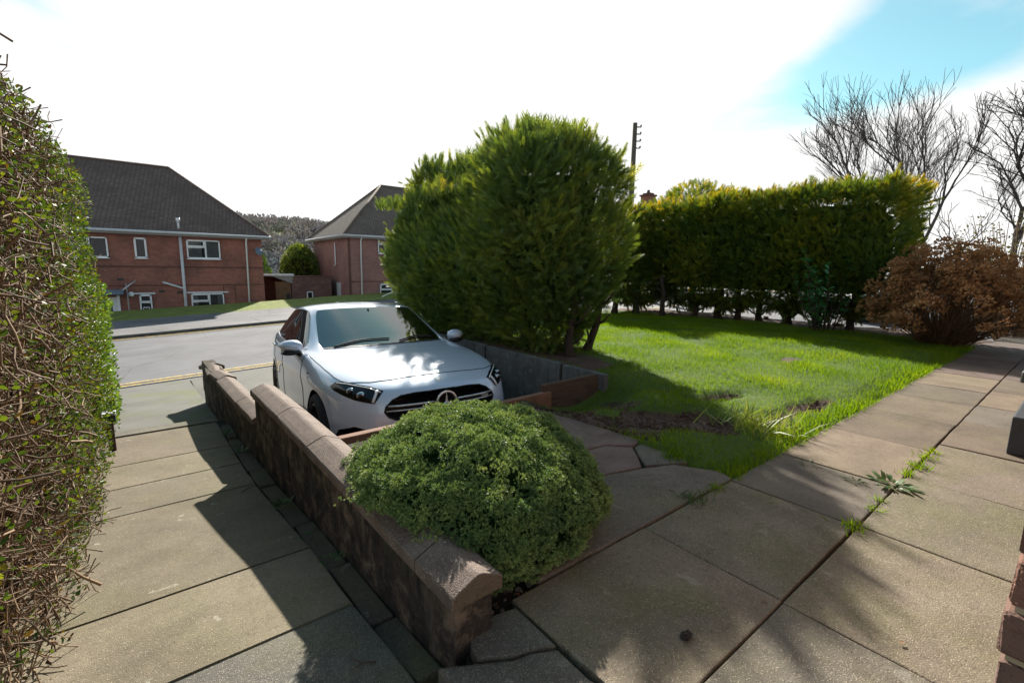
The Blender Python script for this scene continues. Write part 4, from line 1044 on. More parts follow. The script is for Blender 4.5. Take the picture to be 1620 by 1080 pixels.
def car_details(root, bvh, parts):
    for s in (-1, 1):
        for y in (0.0, -2.73): wheel(root, s*.775, y, s)
    d = Vector((-.5, -.866, -.05)); u = Vector((.866, -.5, 0)); v = Vector((0, 0, 1))
    HP = [(.826, .356, .727), (.792, .404, .763), (.73, .512, .760), (.595, .671, .731), (.50, .743, .699), (.545, .75, .642), (.573, .749, .607), (.615, .722, .613), (.695, .647, .634), (.765, .54, .668), (.812, .43, .700)]
    ol = [(Vector(p).dot(u), p[2]) for p in HP]
    hl = patch('headlight', ol, (0, 0, 0), u, v, d, bvh, .004, M_BLACK, root)
    def on(p, off=.01):
        q = u*p[0]+v*p[1]; h = bvh.ray_cast(q-d*3, d); return h[0]+h[1]*off, h[1]
    def lampbits(host, sx):
        # inner lamps, day-running strip and lower chrome lip
        def mk(name, pts, r, mat, n=6):
            P = [on(p)[0] for p in pts]; return tube(name, [(sx*a.x, a.y, a.z) for a in P], r, mat, host, n)
        U = lambda i: Vector((ol[i][0], ol[i][1]))
        a, b = U(3).lerp(U(4), .75), U(6); mk('running_light', [a+(b-a)*t+Vector((.016, 0)) for t in (.06, .3, .6, .93)], .011, M_DRL)
        mk('running_light', [U(1)+Vector((-.012, -.012)), U(2)+Vector((0, -.015)), U(3)+Vector((0, -.015)), U(4)+Vector((.02, -.012))], .005, M_DRL)
        for t, rr in ((.36, .035), (.62, .038)):
            c = U(1).lerp(U(5), t*.95+.05) + Vector((0, -.012)); P, nn = on(c, -.004); P = Vector((sx*P.x, P.y, P.z))
            bm = bmesh.new(); bmesh.ops.create_uvsphere(bm, u_segments=16, v_segments=10, radius=rr, matrix=Matrix.Translation(P) @ Matrix.Diagonal((1.05, .55, .8, 1))); bm_obj('lamp_lens', bm, M_LAMP, host, True)
            bm = bmesh.new(); bmesh.ops.create_uvsphere(bm, u_segments=12, v_segments=8, radius=rr*.5, matrix=Matrix.Translation(P+Vector((sx*.012, .02, 0))) @ Matrix.Diagonal((1, .5, 1, 1))); bm_obj('projector', bm, M_BLACK, host, True)
    lampbits(hl, 1); h2 = mirror_obj(hl, root); lampbits(h2, -1)
    # bonnet, doors and bumper shut lines
    SH = [(.80, -.55), (.792, -.273), (.775, .03), (.75, .26), (.72, .375), (.68, .445), (.535, .55), (.38, .59), (.2, .602), (0, .606)]
    SH = SH + [(-x, y) for x, y in SH[-2::-1]]
    line_on('bonnet_shut_line', [(x, y, 1.0) for x, y in SH], (0, 0, -1), bvh, .0042, M_SHUT, root)
    for s in (-1, 1):
        dx = (-s, 0, 0)
        line_on('door_shut_line', [(s, -.62, .94), (s, -.60, .75), (s, -.50, .50), (s, -.47, .30)], dx, bvh, .0038, M_SHUT, root)
        line_on('door_shut_line', [(s, -1.83, .95), (s, -1.80, .6), (s, -1.74, .28)], dx, bvh, .0038, M_SHUT, root)
        line_on('door_shut_line', [(s, -2.72, .99), (s, -2.55, .80), (s, -2.38, .55), (s, -2.30, .32)], dx, bvh, .0038, M_SHUT, root)
        line_on('window_trim', [(s, -.80, .972), (s, -1.4, .972), (s, -1.8, .982), (s, -2.35, 1.002), (s, -2.85, 1.04)], dx, bvh, .006, M_CHROME, root, .004)
        # sill skirt
        line_on('sill_trim', [(s, -.42, .215), (s, -1.4, .20), (s, -2.32, .215)], dx, bvh, .022, M_TRIM, root)
        for y, z in ((-1.52, .872), (-2.42, .905)):
            h = bvh.ray_cast(Vector((s*3, y, z)), Vector((-s, 0, 0))); P = h[0]
            tube('door_handle', [(P.x+s*.0, y-.10, z), (P.x+s*.028, y-.075, z+.004), (P.x+s*.03, y+.06, z-.002), (P.x, y+.095, z-.006)], [.010, .016, .016, .010], M_CHROME, root, 8)
        # wing mirror: shaped shell, dark foot and glass
        mr = empty('wing_mirror', (s*.925, -.80, 1.005)); mr.parent = root
        bm = bmesh.new(); bmesh.ops.create_uvsphere(bm, u_segments=24, v_segments=14, radius=1)
        for q in bm.verts:
            x, y, z = q.co; t = (x*s+1)/2
            q.co = Vector((x*.115 + s*.0, (y*.085 if y > 0 else y*.035) - (.05*t*t), z*(.078-.026*t) + .012*t + (.012 if z < 0 else 0)))
        bm_obj('mirror_shell', bm, M_PAINT, mr, True)
        bm = bmesh.new(); bmesh.ops.create_uvsphere(bm, u_segments=20, v_segments=10, radius=1)
        for q in bm.verts:
            x, y, z = q.co; q.co = Vector((x*.10-s*.004, y*.07-.005, z*.028-.058))
        bm_tube(bm, [(-s*.05, .0, -.065), (-s*.085, .03, -.085), (-s*.13, .06, -.095)], [.026, .022, .03], 8); bm_obj('mirror_foot', bm, M_BLACK, mr, True)
        bm = bmesh.new(); bm_box(bm, (0, -.048, 0), (.17, .01, .10), 0, .004); bm_obj('mirror_glass', bm, M_CHROME, mr)
        tube('indicator', [(-s*.07, .082, -.012), (0, .083, -.008), (s*.06, .06, .0)], .006, M_DRL, mr, 6)
        # fin across the lower intake
        y0 = .66
        tube('intake_fin', [(s*.54, .745, .40), (s*.64, .69, .395), (s*.745, .58, .375)], .008, M_SILVER, root, 6)
    # grille: two bright blades, dark mesh, star
    gr = empty('grille', (0, .77, .6)); gr.parent = root
    mesh_bm = bmesh.new()
    for k in range(9):
        z = .512+k*.0225; w = float(np.interp(z, [.494, .52, .585, .625, .672, .70, .712], [.25, .42, .497, .482, .425, .35, .2]))
        bm_tube(mesh_bm, [(-w, .70-w*.12-.77+.012, z-.6), (0, .712-.77, z-.6), (w, .70-w*.12-.77+.012, z-.6)], .0035, 4)
    bm_obj('grille_mesh', mesh_bm, M_BLACK, gr)
    for z, r in ((.628, .0085), (.590, .0065)):
        for s in (-1, 1):
            w = float(np.interp(z, [.494, .52, .585, .625, .672, .70], [.25, .42, .497, .482, .425, .35]))
            P = [(s*.105, .845-.77, z-.6), (s*.25, .835-.77, z-.6), (s*.38, .81-.77, z-.6), (s*(w-.01), .775-.77, z-.6)]
            tube('grille_blade', P, r, M_SILVER, gr, 6)
    st = star(gr, (0, .858-.77, .612-.6), .088, 0, .010)
    bm = bmesh.new(); bmesh.ops.create_cone(bm, cap_ends=True, segments=36, radius1=.085, radius2=.085, depth=.012, matrix=Matrix.Translation((0, .845-.77, .012)) @ Matrix.Rotation(rad(90), 4, 'X')); bm_obj('badge_disc', bm, M_BLACK, gr)
    box('trim_plate', (-.43, .797-.77, .602-.6), (-.36, .802-.77, .616-.6), M_SILVER, gr)
    # slim surround of the grille opening
    pl = GRILLE + [(-x, z) for x, z in GRILLE[-2:0:-1]]; pts = []
    for x, z in pl + pl[:1]:
        h = bvh.ray_cast(Vector((x, 3, z)), Vector((0, -1, 0))); pts.append(h[0]+Vector((0, -.002, 0)))
    tube('grille_surround', pts, .006, M_BLACK, root, 6)
    # bonnet badge
    h = bvh.ray_cast(Vector((0, .69, 3)), Vector((0, 0, -1))); bm = bmesh.new()
    q = h[1].to_track_quat('Z', 'Y').to_matrix().to_4x4()
    bmesh.ops.create_cone(bm, cap_ends=True, segments=24, radius1=.03, radius2=.024, depth=.008, matrix=Matrix.Translation(h[0]+h[1]*.003) @ q); bm_obj('bonnet_badge', bm, M_CHROME, root)
    # cowl strip and wipers under the windscreen
    CW = [(.66, -.655), (.5, -.575), (.27, -.53), (0, -.515), (-.27, -.53), (-.5, -.575), (-.66, -.655), (-.63, -.60), (-.48, -.53), (-.27, -.488), (0, -.475), (.27, -.488), (.48, -.53), (.63, -.60)]
    patch('cowl_strip', CW, (0, 0, 2), (1, 0, 0), (0, 1, 0), (0, 0, -1), bvh, .004, M_TRIM, root, .03)
    for a, b in (((.55, -.59), (-.05, -.60)), ((-.12, -.545), (-.56, -.66))):
        line_on('wiper', [(a[0], a[1], 2), ((a[0]+b[0])/2, (a[1]+b[1])/2-.03, 2), (b[0], b[1], 2)], (0, 0, -1), bvh, .008, M_TRIM, root, .012)
    box('bumper_splitter', (-.55, .70, .155), (.55, .80, .175), M_TRIM, root, .005)
    # badge on the front wing
    for s in (-1, 1):
        h = bvh.ray_cast(Vector((s*3, -.30, .80)), Vector((-s, 0, 0))); box('wing_badge', (h[0].x-.004, -.335, .793), (h[0].x+.004, -.265, .805), M_TRIM, root)
    # roof aerial fin and tail lamps
    bm = bmesh.new(); bm_box(bm, (0, -2.78, 1.40), (.03, .14, .05), 0, .012, 2); bm_obj('aerial_fin', bm, M_PAINT, root, True)
    M_TAIL = gmat('tail_lamp_red', (.35, .01, .01), .15)
    for s in (-1, 1):
        tl = patch('tail_lamp', [(.50*s, .80), (.50*s, .90), (.80*s, .90), (.80*s, .82)], (0, 0, 0), (1, 0, 0), (0, 0, 1), (0, 1, 0), bvh, .004, M_TAIL, root, .03)
def car_interior(root, parts):
    M_CAB = gmat('cabin_black', (.014, .014, .015), .7); M_SEAT = gmat('seat_dark', (.022, .022, .024), .6); M_LIN = gmat('headlining_grey', (.10, .10, .10), .9)
    me = parts['body'].data; V = []; Fc = []; idx = {}
    for p in me.polygons:
        if all(me.vertices[v].co.z > .93 and me.vertices[v].co.y < -.35 for v in p.vertices):
            f = []
            for v in p.vertices:
                if v not in idx: idx[v] = len(V); w = me.vertices[v]; V.append(w.co - w.normal*.014)
                f.append(idx[v])
            Fc.append(f[::-1])
    pyd('headlining', V, Fc, M_LIN, root, True)
    box('cabin_floor', (-.74, -3.0, .25), (.74, -.45, .34), M_CAB, root)
    for s in (-1, 1): box('door_card', (s*.80-.02, -2.9, .30), (s*.80+.02, -.62, .925), M_CAB, root)
    dbm = bmesh.new(); bm_box(dbm, (0, -.80, .86), (1.46, .42, .20), 0, .06, 3); bm_box(dbm, (0, -.55, .75), (1.4, .2, .36), 0, .03, 2); bm_obj('dashboard', dbm, M_CAB, root, True)
    for s in (-1, 1):
        st = empty('front_seat', (s*.36, -1.55, .34)); st.parent = root
        bm = bmesh.new(); bm_box(bm, (0, 0, .14), (.48, .50, .20), 0, .06, 3); bm_obj('cushion', bm, M_SEAT, st, True)
        bm = bmesh.new(); bm_box(bm, (0, 0, 0), (.46, .14, .60), 0, .06, 3); o = bm_obj('backrest', bm, M_SEAT, st, True); o.location = (0, -.30, .46); o.rotation_euler = (rad(16), 0, 0)
        bm = bmesh.new(); bm_box(bm, (0, 0, 0), (.26, .10, .19), 0, .04, 3); o = bm_obj('headrest', bm, M_SEAT, st, True); o.location = (0, -.41, .845)
    bm = bmesh.new(); bm_box(bm, (0, -2.62, .72), (1.2, .16, .62), 0, .06, 3); bm_obj('rear_seat', bm, M_SEAT, root, True)
    pts = [(.36+.185*math.cos(t), -1.03+.07*math.sin(t), .90+.17*math.sin(t)) for t in [2*math.pi*k/24 for k in range(25)]]; tube('steering_wheel', pts, .016, M_CAB, root, 8)
    bm = bmesh.new(); bm_box(bm, (0, -1.20, 1.275), (.24, .03, .065), 0, .014, 2); bm_tube(bm, [(0, -1.2, 1.30), (0, -1.24, 1.345)], .012, 6); bm_obj('rear_view_mirror', bm, M_CAB, root)
car_details(car, CBVH, CPARTS); car_interior(car, CPARTS)
# ================================================================ vegetation
M_PRIVET = leafmat('privet_leaf', [(.0, (.090, .045, .020)), (.26, (.085, .055, .020)), (.29, (.026, .060, .014)), (.55, (.055, .100, .018)), (.85, (.115, .165, .026)), (1.0, (.24, .25, .04))], .5, .38, (1.5, 1.4, .4), .3, 2.2, .15)
M_TWIG = G('brown_twig'); M_TWIG = M_TWIG.done(M_TWIG.bsdf(M_TWIG.ramp(M_TWIG.attr(), [(0, (0.078, 0.044, 0.023)), (.5, (0.163, 0.094, 0.047)), (1, (0.260, 0.163, 0.086))]), .75))
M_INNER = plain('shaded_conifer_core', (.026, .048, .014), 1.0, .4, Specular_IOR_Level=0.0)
M_DARKCORE = plain('dark_brown_core', (.020, .014, .009), 1.0, .3, Specular_IOR_Level=0.0)
M_LEYL = leafmat('cypress_frond', [(.0, (0.049, 0.099, 0.035)), (.45, (0.119, 0.189, 0.045)), (.8, (0.246, 0.294, 0.052)), (1.0, (0.515, 0.406, 0.069))], .5, .34, (1.5, 1.35, .35), .35, 1.3, .4)
M_LEYL2 = leafmat('golden_cypress_frond', [(.0, (0.041, 0.090, 0.022)), (.45, (0.100, 0.164, 0.026)), (.75, (0.253, 0.260, 0.029)), (1.0, (0.567, 0.408, 0.038))], .5, .42, (1.6, 1.3, .3), .35, 1.1, .35)
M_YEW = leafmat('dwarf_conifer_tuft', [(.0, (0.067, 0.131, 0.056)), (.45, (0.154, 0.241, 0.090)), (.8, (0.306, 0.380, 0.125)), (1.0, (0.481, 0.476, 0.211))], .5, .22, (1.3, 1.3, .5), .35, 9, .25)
M_LAUREL = leafmat('laurel_leaf', [(.0, (0.030, 0.122, 0.049)), (.6, (0.076, 0.243, 0.091)), (1.0, (0.182, 0.395, 0.122))], .28, .25, (1.2, 1.4, .5), .6)
M_HYD = leafmat('dry_flower_head', [(.0, (0.131, 0.066, 0.035)), (.5, (0.327, 0.175, 0.084)), (.85, (0.499, 0.298, 0.152)), (1.0, (0.600, 0.438, 0.254))], .9, .3, (1.2, 1.0, .7), .1, 3, .45)
M_GRASS = leafmat('lawn_blade', [(.0, (0.057, 0.117, 0.009)), (.4, (0.117, 0.198, 0.013)), (.8, (0.207, 0.273, 0.017)), (1.0, (0.377, 0.341, 0.049))], .65, .50, (1.35, 1.45, .3), .12, 1.6, .35)
M_WEED = leafmat('weed_leaf', [(.0, (.03, .075, .02)), (.6, (.07, .14, .03)), (1.0, (.14, .20, .06))], .45, .35)
M_BARE = plain('bare_bark', (.060, .052, .048), .9, .3)
M_BARK = plain('conifer_bark', (.040, .027, .020), .95, .35)
M_OLIVE = leafmat('olive_shrub_leaf', [(.0, (.06, .065, .02)), (.6, (.12, .11, .04)), (1.0, (.19, .16, .07))], .6, .3)

def rsdf(p, c, h, r):
    q = np.abs(p-np.array(c)) - (np.array(h)-r)
    return np.linalg.norm(np.maximum(q, 0), axis=1) + np.minimum(q.max(1), 0) - r
def shell(sdf, lo, hi, n, depth, seed=1, power=1.6):
    """points scattered in the outer skin of a shape, with outward normals and depth fraction"""
    out = []; lo, hi = np.array(lo, float), np.array(hi, float); got = 0
    for _ in range(60):
        p = lo + rng.random((n*4, 3))*(hi-lo); d = sdf(p)
        w = rng.random(len(p))**power*depth
        k = (d < 0) & (d > -depth) & (-d < w + depth*.02)
        p = p[k]; out.append(p); got += len(p)
        if got >= n: break
    p = np.concatenate(out)[:n]; e = .03
    g = np.stack([sdf(p+np.eye(3)[i]*e)-sdf(p-np.eye(3)[i]*e) for i in range(3)], 1)
    return p, unit(g), np.clip(-sdf(p)/depth, 0, 1)
def core_mesh(name, sdf, lo, hi, inset, mat, parent, res=.22):  # unseen solid core, added to keep light from leaking through the foliage
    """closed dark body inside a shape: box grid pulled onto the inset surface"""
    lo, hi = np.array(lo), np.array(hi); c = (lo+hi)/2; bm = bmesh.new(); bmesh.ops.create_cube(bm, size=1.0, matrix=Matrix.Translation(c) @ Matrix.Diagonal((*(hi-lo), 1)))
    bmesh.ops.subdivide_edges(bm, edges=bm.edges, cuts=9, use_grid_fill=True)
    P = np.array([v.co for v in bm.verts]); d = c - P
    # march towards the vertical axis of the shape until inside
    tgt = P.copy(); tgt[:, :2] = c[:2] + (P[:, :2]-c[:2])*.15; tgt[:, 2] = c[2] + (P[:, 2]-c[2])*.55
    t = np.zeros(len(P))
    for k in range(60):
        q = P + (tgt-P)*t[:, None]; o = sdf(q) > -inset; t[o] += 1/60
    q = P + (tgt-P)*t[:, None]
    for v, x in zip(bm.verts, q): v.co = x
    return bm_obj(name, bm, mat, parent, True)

def plumes(p, nn, n_each, L, up=.8, out=.6, side=.5):
    """fronds gathered on short leading shoots: positions, directions, colour value"""
    ax = unit(nn*out + np.array([0, 0, up]) + rng.normal(size=p.shape)*.28); Ls = L*rng.uniform(.5, 1.4, len(p)); pv = rng.random(len(p))
    t = rng.random((len(p), n_each)); base = p[:, None] + ax[:, None]*(t*Ls[:, None])[:, :, None] - nn[:, None]*.10
    sd = rng.normal(size=(len(p), n_each, 3)); d = ax[:, None]*(.55+.6*t[:, :, None]) + unit(sd)*side*(1.1-t[:, :, None])
    v = np.clip(pv[:, None]*.55 + t*.28 + rng.random(t.shape)*.12, 0, 1)
    return base.reshape(-1, 3), d.reshape(-1, 3), v.ravel()
# ---------------------------------------------------------------- privet hedge along the path
ph = empty('privet_hedge', (-.9, 2.6, -.2)); tag(ph, 'tall clipped privet hedge with bare brown twigs, nearest on the left', 'hedge')
def lh_sdf(p):
    return rsdf(p, (-1.17, 3.9, .76), (.80, 2.30, 1.28), .16) + .045*n3(p, 2.6) + .03*n3(p, 7, 2)
lo, hi = (-2.0, 1.5, -.62), (-.15, 6.4, 2.15)
p, nn, dp = shell(lh_sdf, lo, hi, 64000, .15)
# leaves are sparse on the clipped end nearest the camera and dense on the path side further on
end = np.clip((3.5-p[:, 1])/1.1, 0, 1); keep = rng.random(len(p)) > np.maximum(end*.76, np.where(nn[:, 2] > .7, .35, .05)); keep &= p[:, 2] > -.55
p, nn, dp = p[keep], nn[keep], dp[keep]
d = nn*.55 + rng.normal(size=p.shape)*.75 + np.array([.1, .15, .45])
scatter('leaves', p-np.array(ph.location), d, rng.uniform(.015, .034, len(p)), LEAF, M_PRIVET, ph, roll=nn+rng.normal(size=p.shape)*.8, v=np.clip(rng.random(len(p))**.85*.85+(1-dp)*.15, 0, 1), widen=1.1)
def twig_runs(sdf, lo, hi, n, depth, steps, step, r0, seedbias, keepf=None, up=.25):
    P0, P1, R0, R1, fv = [], [], [], [], []
    p, nn, _ = shell(sdf, lo, hi, n, depth, power=1.0)
    if keepf is not None:
        k = keepf(p, nn); p, nn = p[k], nn[k]
    d = unit(nn*.7 + rng.normal(size=p.shape)*.75 + np.array([0, 0, up])); p = p - d*step*steps*.8; r = r0*rng.uniform(.6, 1.5, len(p)); col = rng.random(len(p))
    for k in range(steps):
        q = p + d*step*rng.uniform(.7, 1.3, (len(p), 1)); P0.append(p); P1.append(q); R0.append(r.copy()); r = r*.86; R1.append(r.copy()); fv.append(col)
        p = q; d = unit(d + rng.normal(size=d.shape)*.32 + np.array([0, 0, .06]))
    return [np.concatenate(a) for a in (P0, P1, R0, R1, fv)]
a = twig_runs(lh_sdf, lo, hi, 26000, .24, 4, .045, .0028, 1, lambda p, n: (p[:, 1] < 4.3) & (p[:, 2] > -.5))
b = twig_runs(lh_sdf, lo, hi, 2600, .22, 3, .06, .0028, 1)
c = twig_runs(lh_sdf, lo, hi, 2200, .40, 4, .075, .0058, 1, lambda p, n: p[:, 1] < 3.8, .1)
t_ = [np.concatenate(z) for z in zip(a, b, c)]; k_ = lh_sdf(t_[1]) < .05; t_ = [z[k_] for z in t_]
o_ = np.array(ph.location); sticks('twigs', t_[0]-o_, t_[1]-o_, t_[2], t_[3], M_TWIG, ph, 4, t_[4])
# upright cut stems along the top
m = 420; P = np.stack([rng.uniform(-1.75, -.35, m), rng.uniform(1.7, 5.9, m), rng.uniform(1.72, 1.95, m)], 1); D = unit(np.stack([rng.normal(0, .22, m), rng.normal(0, .22, m), np.ones(m)], 1)); L_ = rng.uniform(.05, .14, m)
cs_ = sticks('cut_stems', P-o_, P+D*L_[:, None]-o_, .0036, .0030, M_TWIG, ph, 4, rng.random(m)); cs_['kind'] = 'stuff' 
cm = core_mesh('light_block_core', lh_sdf, (-1.95, 1.66, -.6), (-.35, 6.15, 2.0), .20, M_DARKCORE, ph); cm.location = -ph.location
# finer green hedge beyond it
gh = empty('green_hedge', (-1.0, 7.4, -.7)); tag(gh, 'bright fine-leaved green hedge beyond the privet, at the pavement', 'hedge')
def gh_sdf(p): return rsdf(p, (-1.33, 7.35, .0), (.90, 1.05, 1.05), .25) + .05*n3(p, 3.5) + .03*n3(p, 9)
p, nn, dp = shell(gh_sdf, (-2.3, 6.0, -1.0), (-.1, 8.7, 1.2), 9000, .16)
o_ = np.array(gh.location); scatter('leaves', p-o_, nn+rng.normal(size=p.shape)*.6+np.array([0, 0, .6]), rng.uniform(.03, .06, len(p)), LEAF, leafmat('bright_hedge_leaf', [(.0, (.045, .095, .015)), (.6, (.10, .17, .03)), (1.0, (.18, .24, .05))], .4, .42, (1.4, 1.4, .5)), gh)
cm = core_mesh('light_block_core', gh_sdf, (-2.1, 6.4, -1.0), (-.4, 8.3, 1.0), .15, M_DARKCORE, gh); cm.location = -gh.location
lp = empty('post_light', (-.37, 5.45, -.52)); tag(lp, 'small black post light at the hedge foot by the path', 'light')
box('post', (-.025, -.02, 0), (.025, .02, .30), M_BOARD2, lp, .004); box('lamp_head', (-.045, -.05, .30), (.045, .05, .37), M_DARK, lp, .008); box('lamp_top', (-.05, -.055, .37), (.05, .055, .385), M_GUT, lp, .004)

# ---------------------------------------------------------------- round dwarf conifer
rb = empty('round_bush', (1.19, 1.79, -.03)); tag(rb, 'dense dome-shaped dwarf conifer overhanging the garden wall', 'bush')
def dome(n, jitter=0.0):
    u = rng.random(n); ph_ = np.arccos(1-1.45*u); a = rng.random(n)*2*np.pi
    s = np.stack([np.cos(a)*np.sin(ph_), np.sin(a)*np.sin(ph_), np.cos(ph_)], 1); return s
RB = np.array([.605, .60, .315]); RC = np.array([0, 0, .185])
def lump(s): return 1 + .05*n3(s, 3.2, 1) + .06*n3(s, 8.5, 2) + .035*n3(s, 17, 3)
s = dome(1900); s = s[s[:, 2] > -.52]; nrm = unit(s/RB); ctr = RC + s*RB*(lump(s)-.03)[:, None] + nrm*rng.uniform(-.022, .020, (len(s), 1)); CR = rng.uniform(.026, .050, len(s))
K = 40; base = np.repeat(ctr, K, 0); bn = np.repeat(nrm, K, 0); cv = np.repeat(rng.random(len(ctr)), K)
off = unit(rng.normal(size=base.shape) + bn*.75); pos = base + off*np.repeat(CR, K)[:, None]*rng.uniform(.75, 1.1, (len(base), 1))*np.where(off[:, 2:3] < -.2, .7, 1.0)
k_ = ~((pos[:, 0] < -.50) & (pos[:, 2] < .285)); pos, off, bn, cv = pos[k_], off[k_], bn[k_], cv[k_]
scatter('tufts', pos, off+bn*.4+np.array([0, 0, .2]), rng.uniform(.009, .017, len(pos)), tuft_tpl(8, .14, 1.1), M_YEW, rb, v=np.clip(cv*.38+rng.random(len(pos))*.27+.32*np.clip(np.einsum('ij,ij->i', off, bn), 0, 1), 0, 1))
bm = bmesh.new(); bmesh.ops.create_icosphere(bm, subdivisions=5, radius=1)
for v in bm.verts:
    q = np.array(v.co)[None]; v.co = Vector((RC + q[0]*RB*(lump(q)[0]-.085)))
    if v.co.x < -.48 and v.co.z < .285: v.co.x = -.36 + .1*(v.co.x+.48)
bm_obj('dark_bush_core', bm, plain('shaded_conifer_inner', (.012, .024, .008), 1.0, .3, Specular_IOR_Level=0.0), rb, True)  # solid dark core, the bush's inner shade put into its colour
for k in range(5): tube('stem', [(.05*math.cos(k*1.3), .05*math.sin(k*1.3), -.05), (.16*math.cos(k*1.3), .16*math.sin(k*1.3), .12)], [.02, .012], M_BARK, rb, 6)
# gravel bed under it
bed = box('gravel_bed', (.80, 1.165, -.40), (2.1, 3.17, -.045), M_BED); bed['kind'] = 'structure'
def pebbles():
    n = 2600; x = rng.uniform(.83, 1.75, n); y = rng.uniform(1.2, 3.1, n); k = ((x-1.2)**2+(y-1.8)**2 > .30**2); x, y = x[k], y[k]; n = len(x)
    bm = bmesh.new(); bmesh.ops.create_icosphere(bm, subdivisions=1, radius=1); T = np.array([v.co for v in bm.verts]); Fc = np.array([[v.index for v in f.verts] for f in bm.faces]); bm.free()
    S = rng.uniform(.006, .016, (n, 1, 1))*rng.uniform(.6, 1.3, (n, 1, 3)); S[:, :, 2] *= .7
    V = np.stack([x, y, -.045+rng.uniform(0, .018, n)], 1)[:, None, :] + T[None]*S
    o = npmesh('gravel', V.reshape(-1, 3), (Fc[None]+(np.arange(n)*len(T))[:, None, None]).reshape(-1, 3), None, None, True, np.repeat(rng.random(n), len(Fc)))
    g = G('mixed_gravel'); o.data.materials.append(g.done(g.bsdf(g.ramp(g.attr(), [(0, (.05, .04, .03)), (.5, (.12, .095, .07)), (1, (.25, .21, .17))]), .8)))
    tag(o, 'brown gravel around the foot of the round bush', 'gravel', kind='stuff')
pebbles()

# ---------------------------------------------------------------- tall cypress hedge beside the drive
th = empty('cypress_hedge', (4.9, 6.8, 0)); tag(th, 'tall shaggy dark green cypress hedge between the drive and lawn', 'hedge')
def th_sdf(p):
    z = p[:, 2]; grow = np.clip((1.7-z)/1.7, 0, 1)**1.5*.42
    q = p.copy(); c = np.array([4.55, 6.67, 1.42]); h = np.array([.78, 2.62, 1.38]); top = .06+.07*(p[:, 1]-5.5)+.05*np.sin(p[:, 1]*2.3+1)
    nr = np.clip((6.9-p[:, 1])/2.4, 0, 1); gx = np.where(p[:, 0] < 4.55, grow*.55 + (1-nr)*.80*np.clip((z-1.35)/1.35, 0, 1)**1.2 - nr*.40*np.clip((z-.9)/1.0, 0, 1), grow+.12*np.clip((z-1.6)/1.1, 0, 1)); hh = np.stack([h[0]-gx, h[1]-grow*.9, np.full(len(p), h[2])+top-.22*np.clip((p[:, 0]-4.8)/.6, 0, 1)], 1)
    k = np.abs(q-c) - (hh-.30)
    return np.linalg.norm(np.maximum(k, 0), axis=1) + np.minimum(k.max(1), 0) - .30 + .10*n3(p, 1.5, 3) + .05*n3(p, 4.2, 4)
lo, hi = (3.1, 3.6, .04), (6.2, 9.6, 3.5)
p, nn, dp = shell(th_sdf, lo, hi, 24000, .38)
d = nn*.75 + np.array([0, 0, .5]) + rng.normal(size=p.shape)*.45
o_ = np.array(th.location); scatter('fronds', p-o_, d, rng.uniform(.08, .20, len(p)), frond_tpl(6, 36, .030), M_LEYL, th, roll=nn+rng.normal(size=p.shape)*.6, v=np.clip(rng.random(len(p))*.55, 0, 1))
p, nn, dp = shell(th_sdf, lo, hi, 2900, .10); bp, bd, bv = plumes(p, nn, 13, .27)
scatter('plumes', bp-o_, bd, rng.uniform(.07, .17, len(bp)), frond_tpl(6, 32, .030), M_LEYL, th, v=bv)
# wispy new growth along the top
m = 1500; q = np.stack([rng.uniform(3.95, 5.4, m), rng.uniform(4.2, 9.8, m), np.full(m, 3.3)], 1)
for _ in range(30): q[:, 2] -= (th_sdf(q) > 0)*.03
D = np.stack([rng.normal(0, .35, m), rng.normal(0, .35, m), np.ones(m)], 1); keep = n3(q, 1.9, 9) > -.05; q, D = q[keep], D[keep]
scatter('top_wisps', q-o_, D, rng.uniform(.16, .42, len(q)), frond_tpl(5, 30, .03), M_LEYL, th, v=rng.uniform(.35, .95, len(q)))
cm = core_mesh('light_block_core', th_sdf, (3.9, 4.2, .15), (5.2, 9.0, 2.45), .38, M_INNER, th); cm.location = -th.location
def trunk(root, x, y, z0, h, r, lean=(0, 0), br=4, mat=M_BARK):
    o = root.location; bm = bmesh.new(); pts = []
    for k in range(6):
        t = k/5; pts.append((x-o.x+lean[0]*t+.03*math.sin(k*2.1+x*9), y-o.y+lean[1]*t+.03*math.cos(k*1.7+y*7), z0-o.z+h*t))
    bm_tube(bm, pts, [r*(1.45 if k == 0 else 1.0-.09*k) for k in range(6)], 9)
    for k in range(br):
        a = random.uniform(0, 6.28); i = random.randint(1, 4); p0 = Vector(pts[i]); L = random.uniform(.25, .55)
        p1 = p0+Vector((math.cos(a)*L*.6, math.sin(a)*L*.6, L*.45)); bm_tube(bm, [p0, p0.lerp(p1, .5)+Vector((0, 0, -.04)), p1], [r*.38, r*.28, r*.16], 6)
    return bm_obj('trunk', bm, mat, root, True)
for x, y, l in ((4.35, 4.25, (.1, .1)), (4.75, 4.35, (.30, -.12)), (4.45, 5.3, (0, 0)), (4.5, 6.2, (0, 0)), (4.5, 7.2, (0, 0)), (4.5, 8.3, (0, 0)), (4.6, 9.3, (0, 0))): trunk(th, x, y, -.05, 1.3, .06, l, 7)

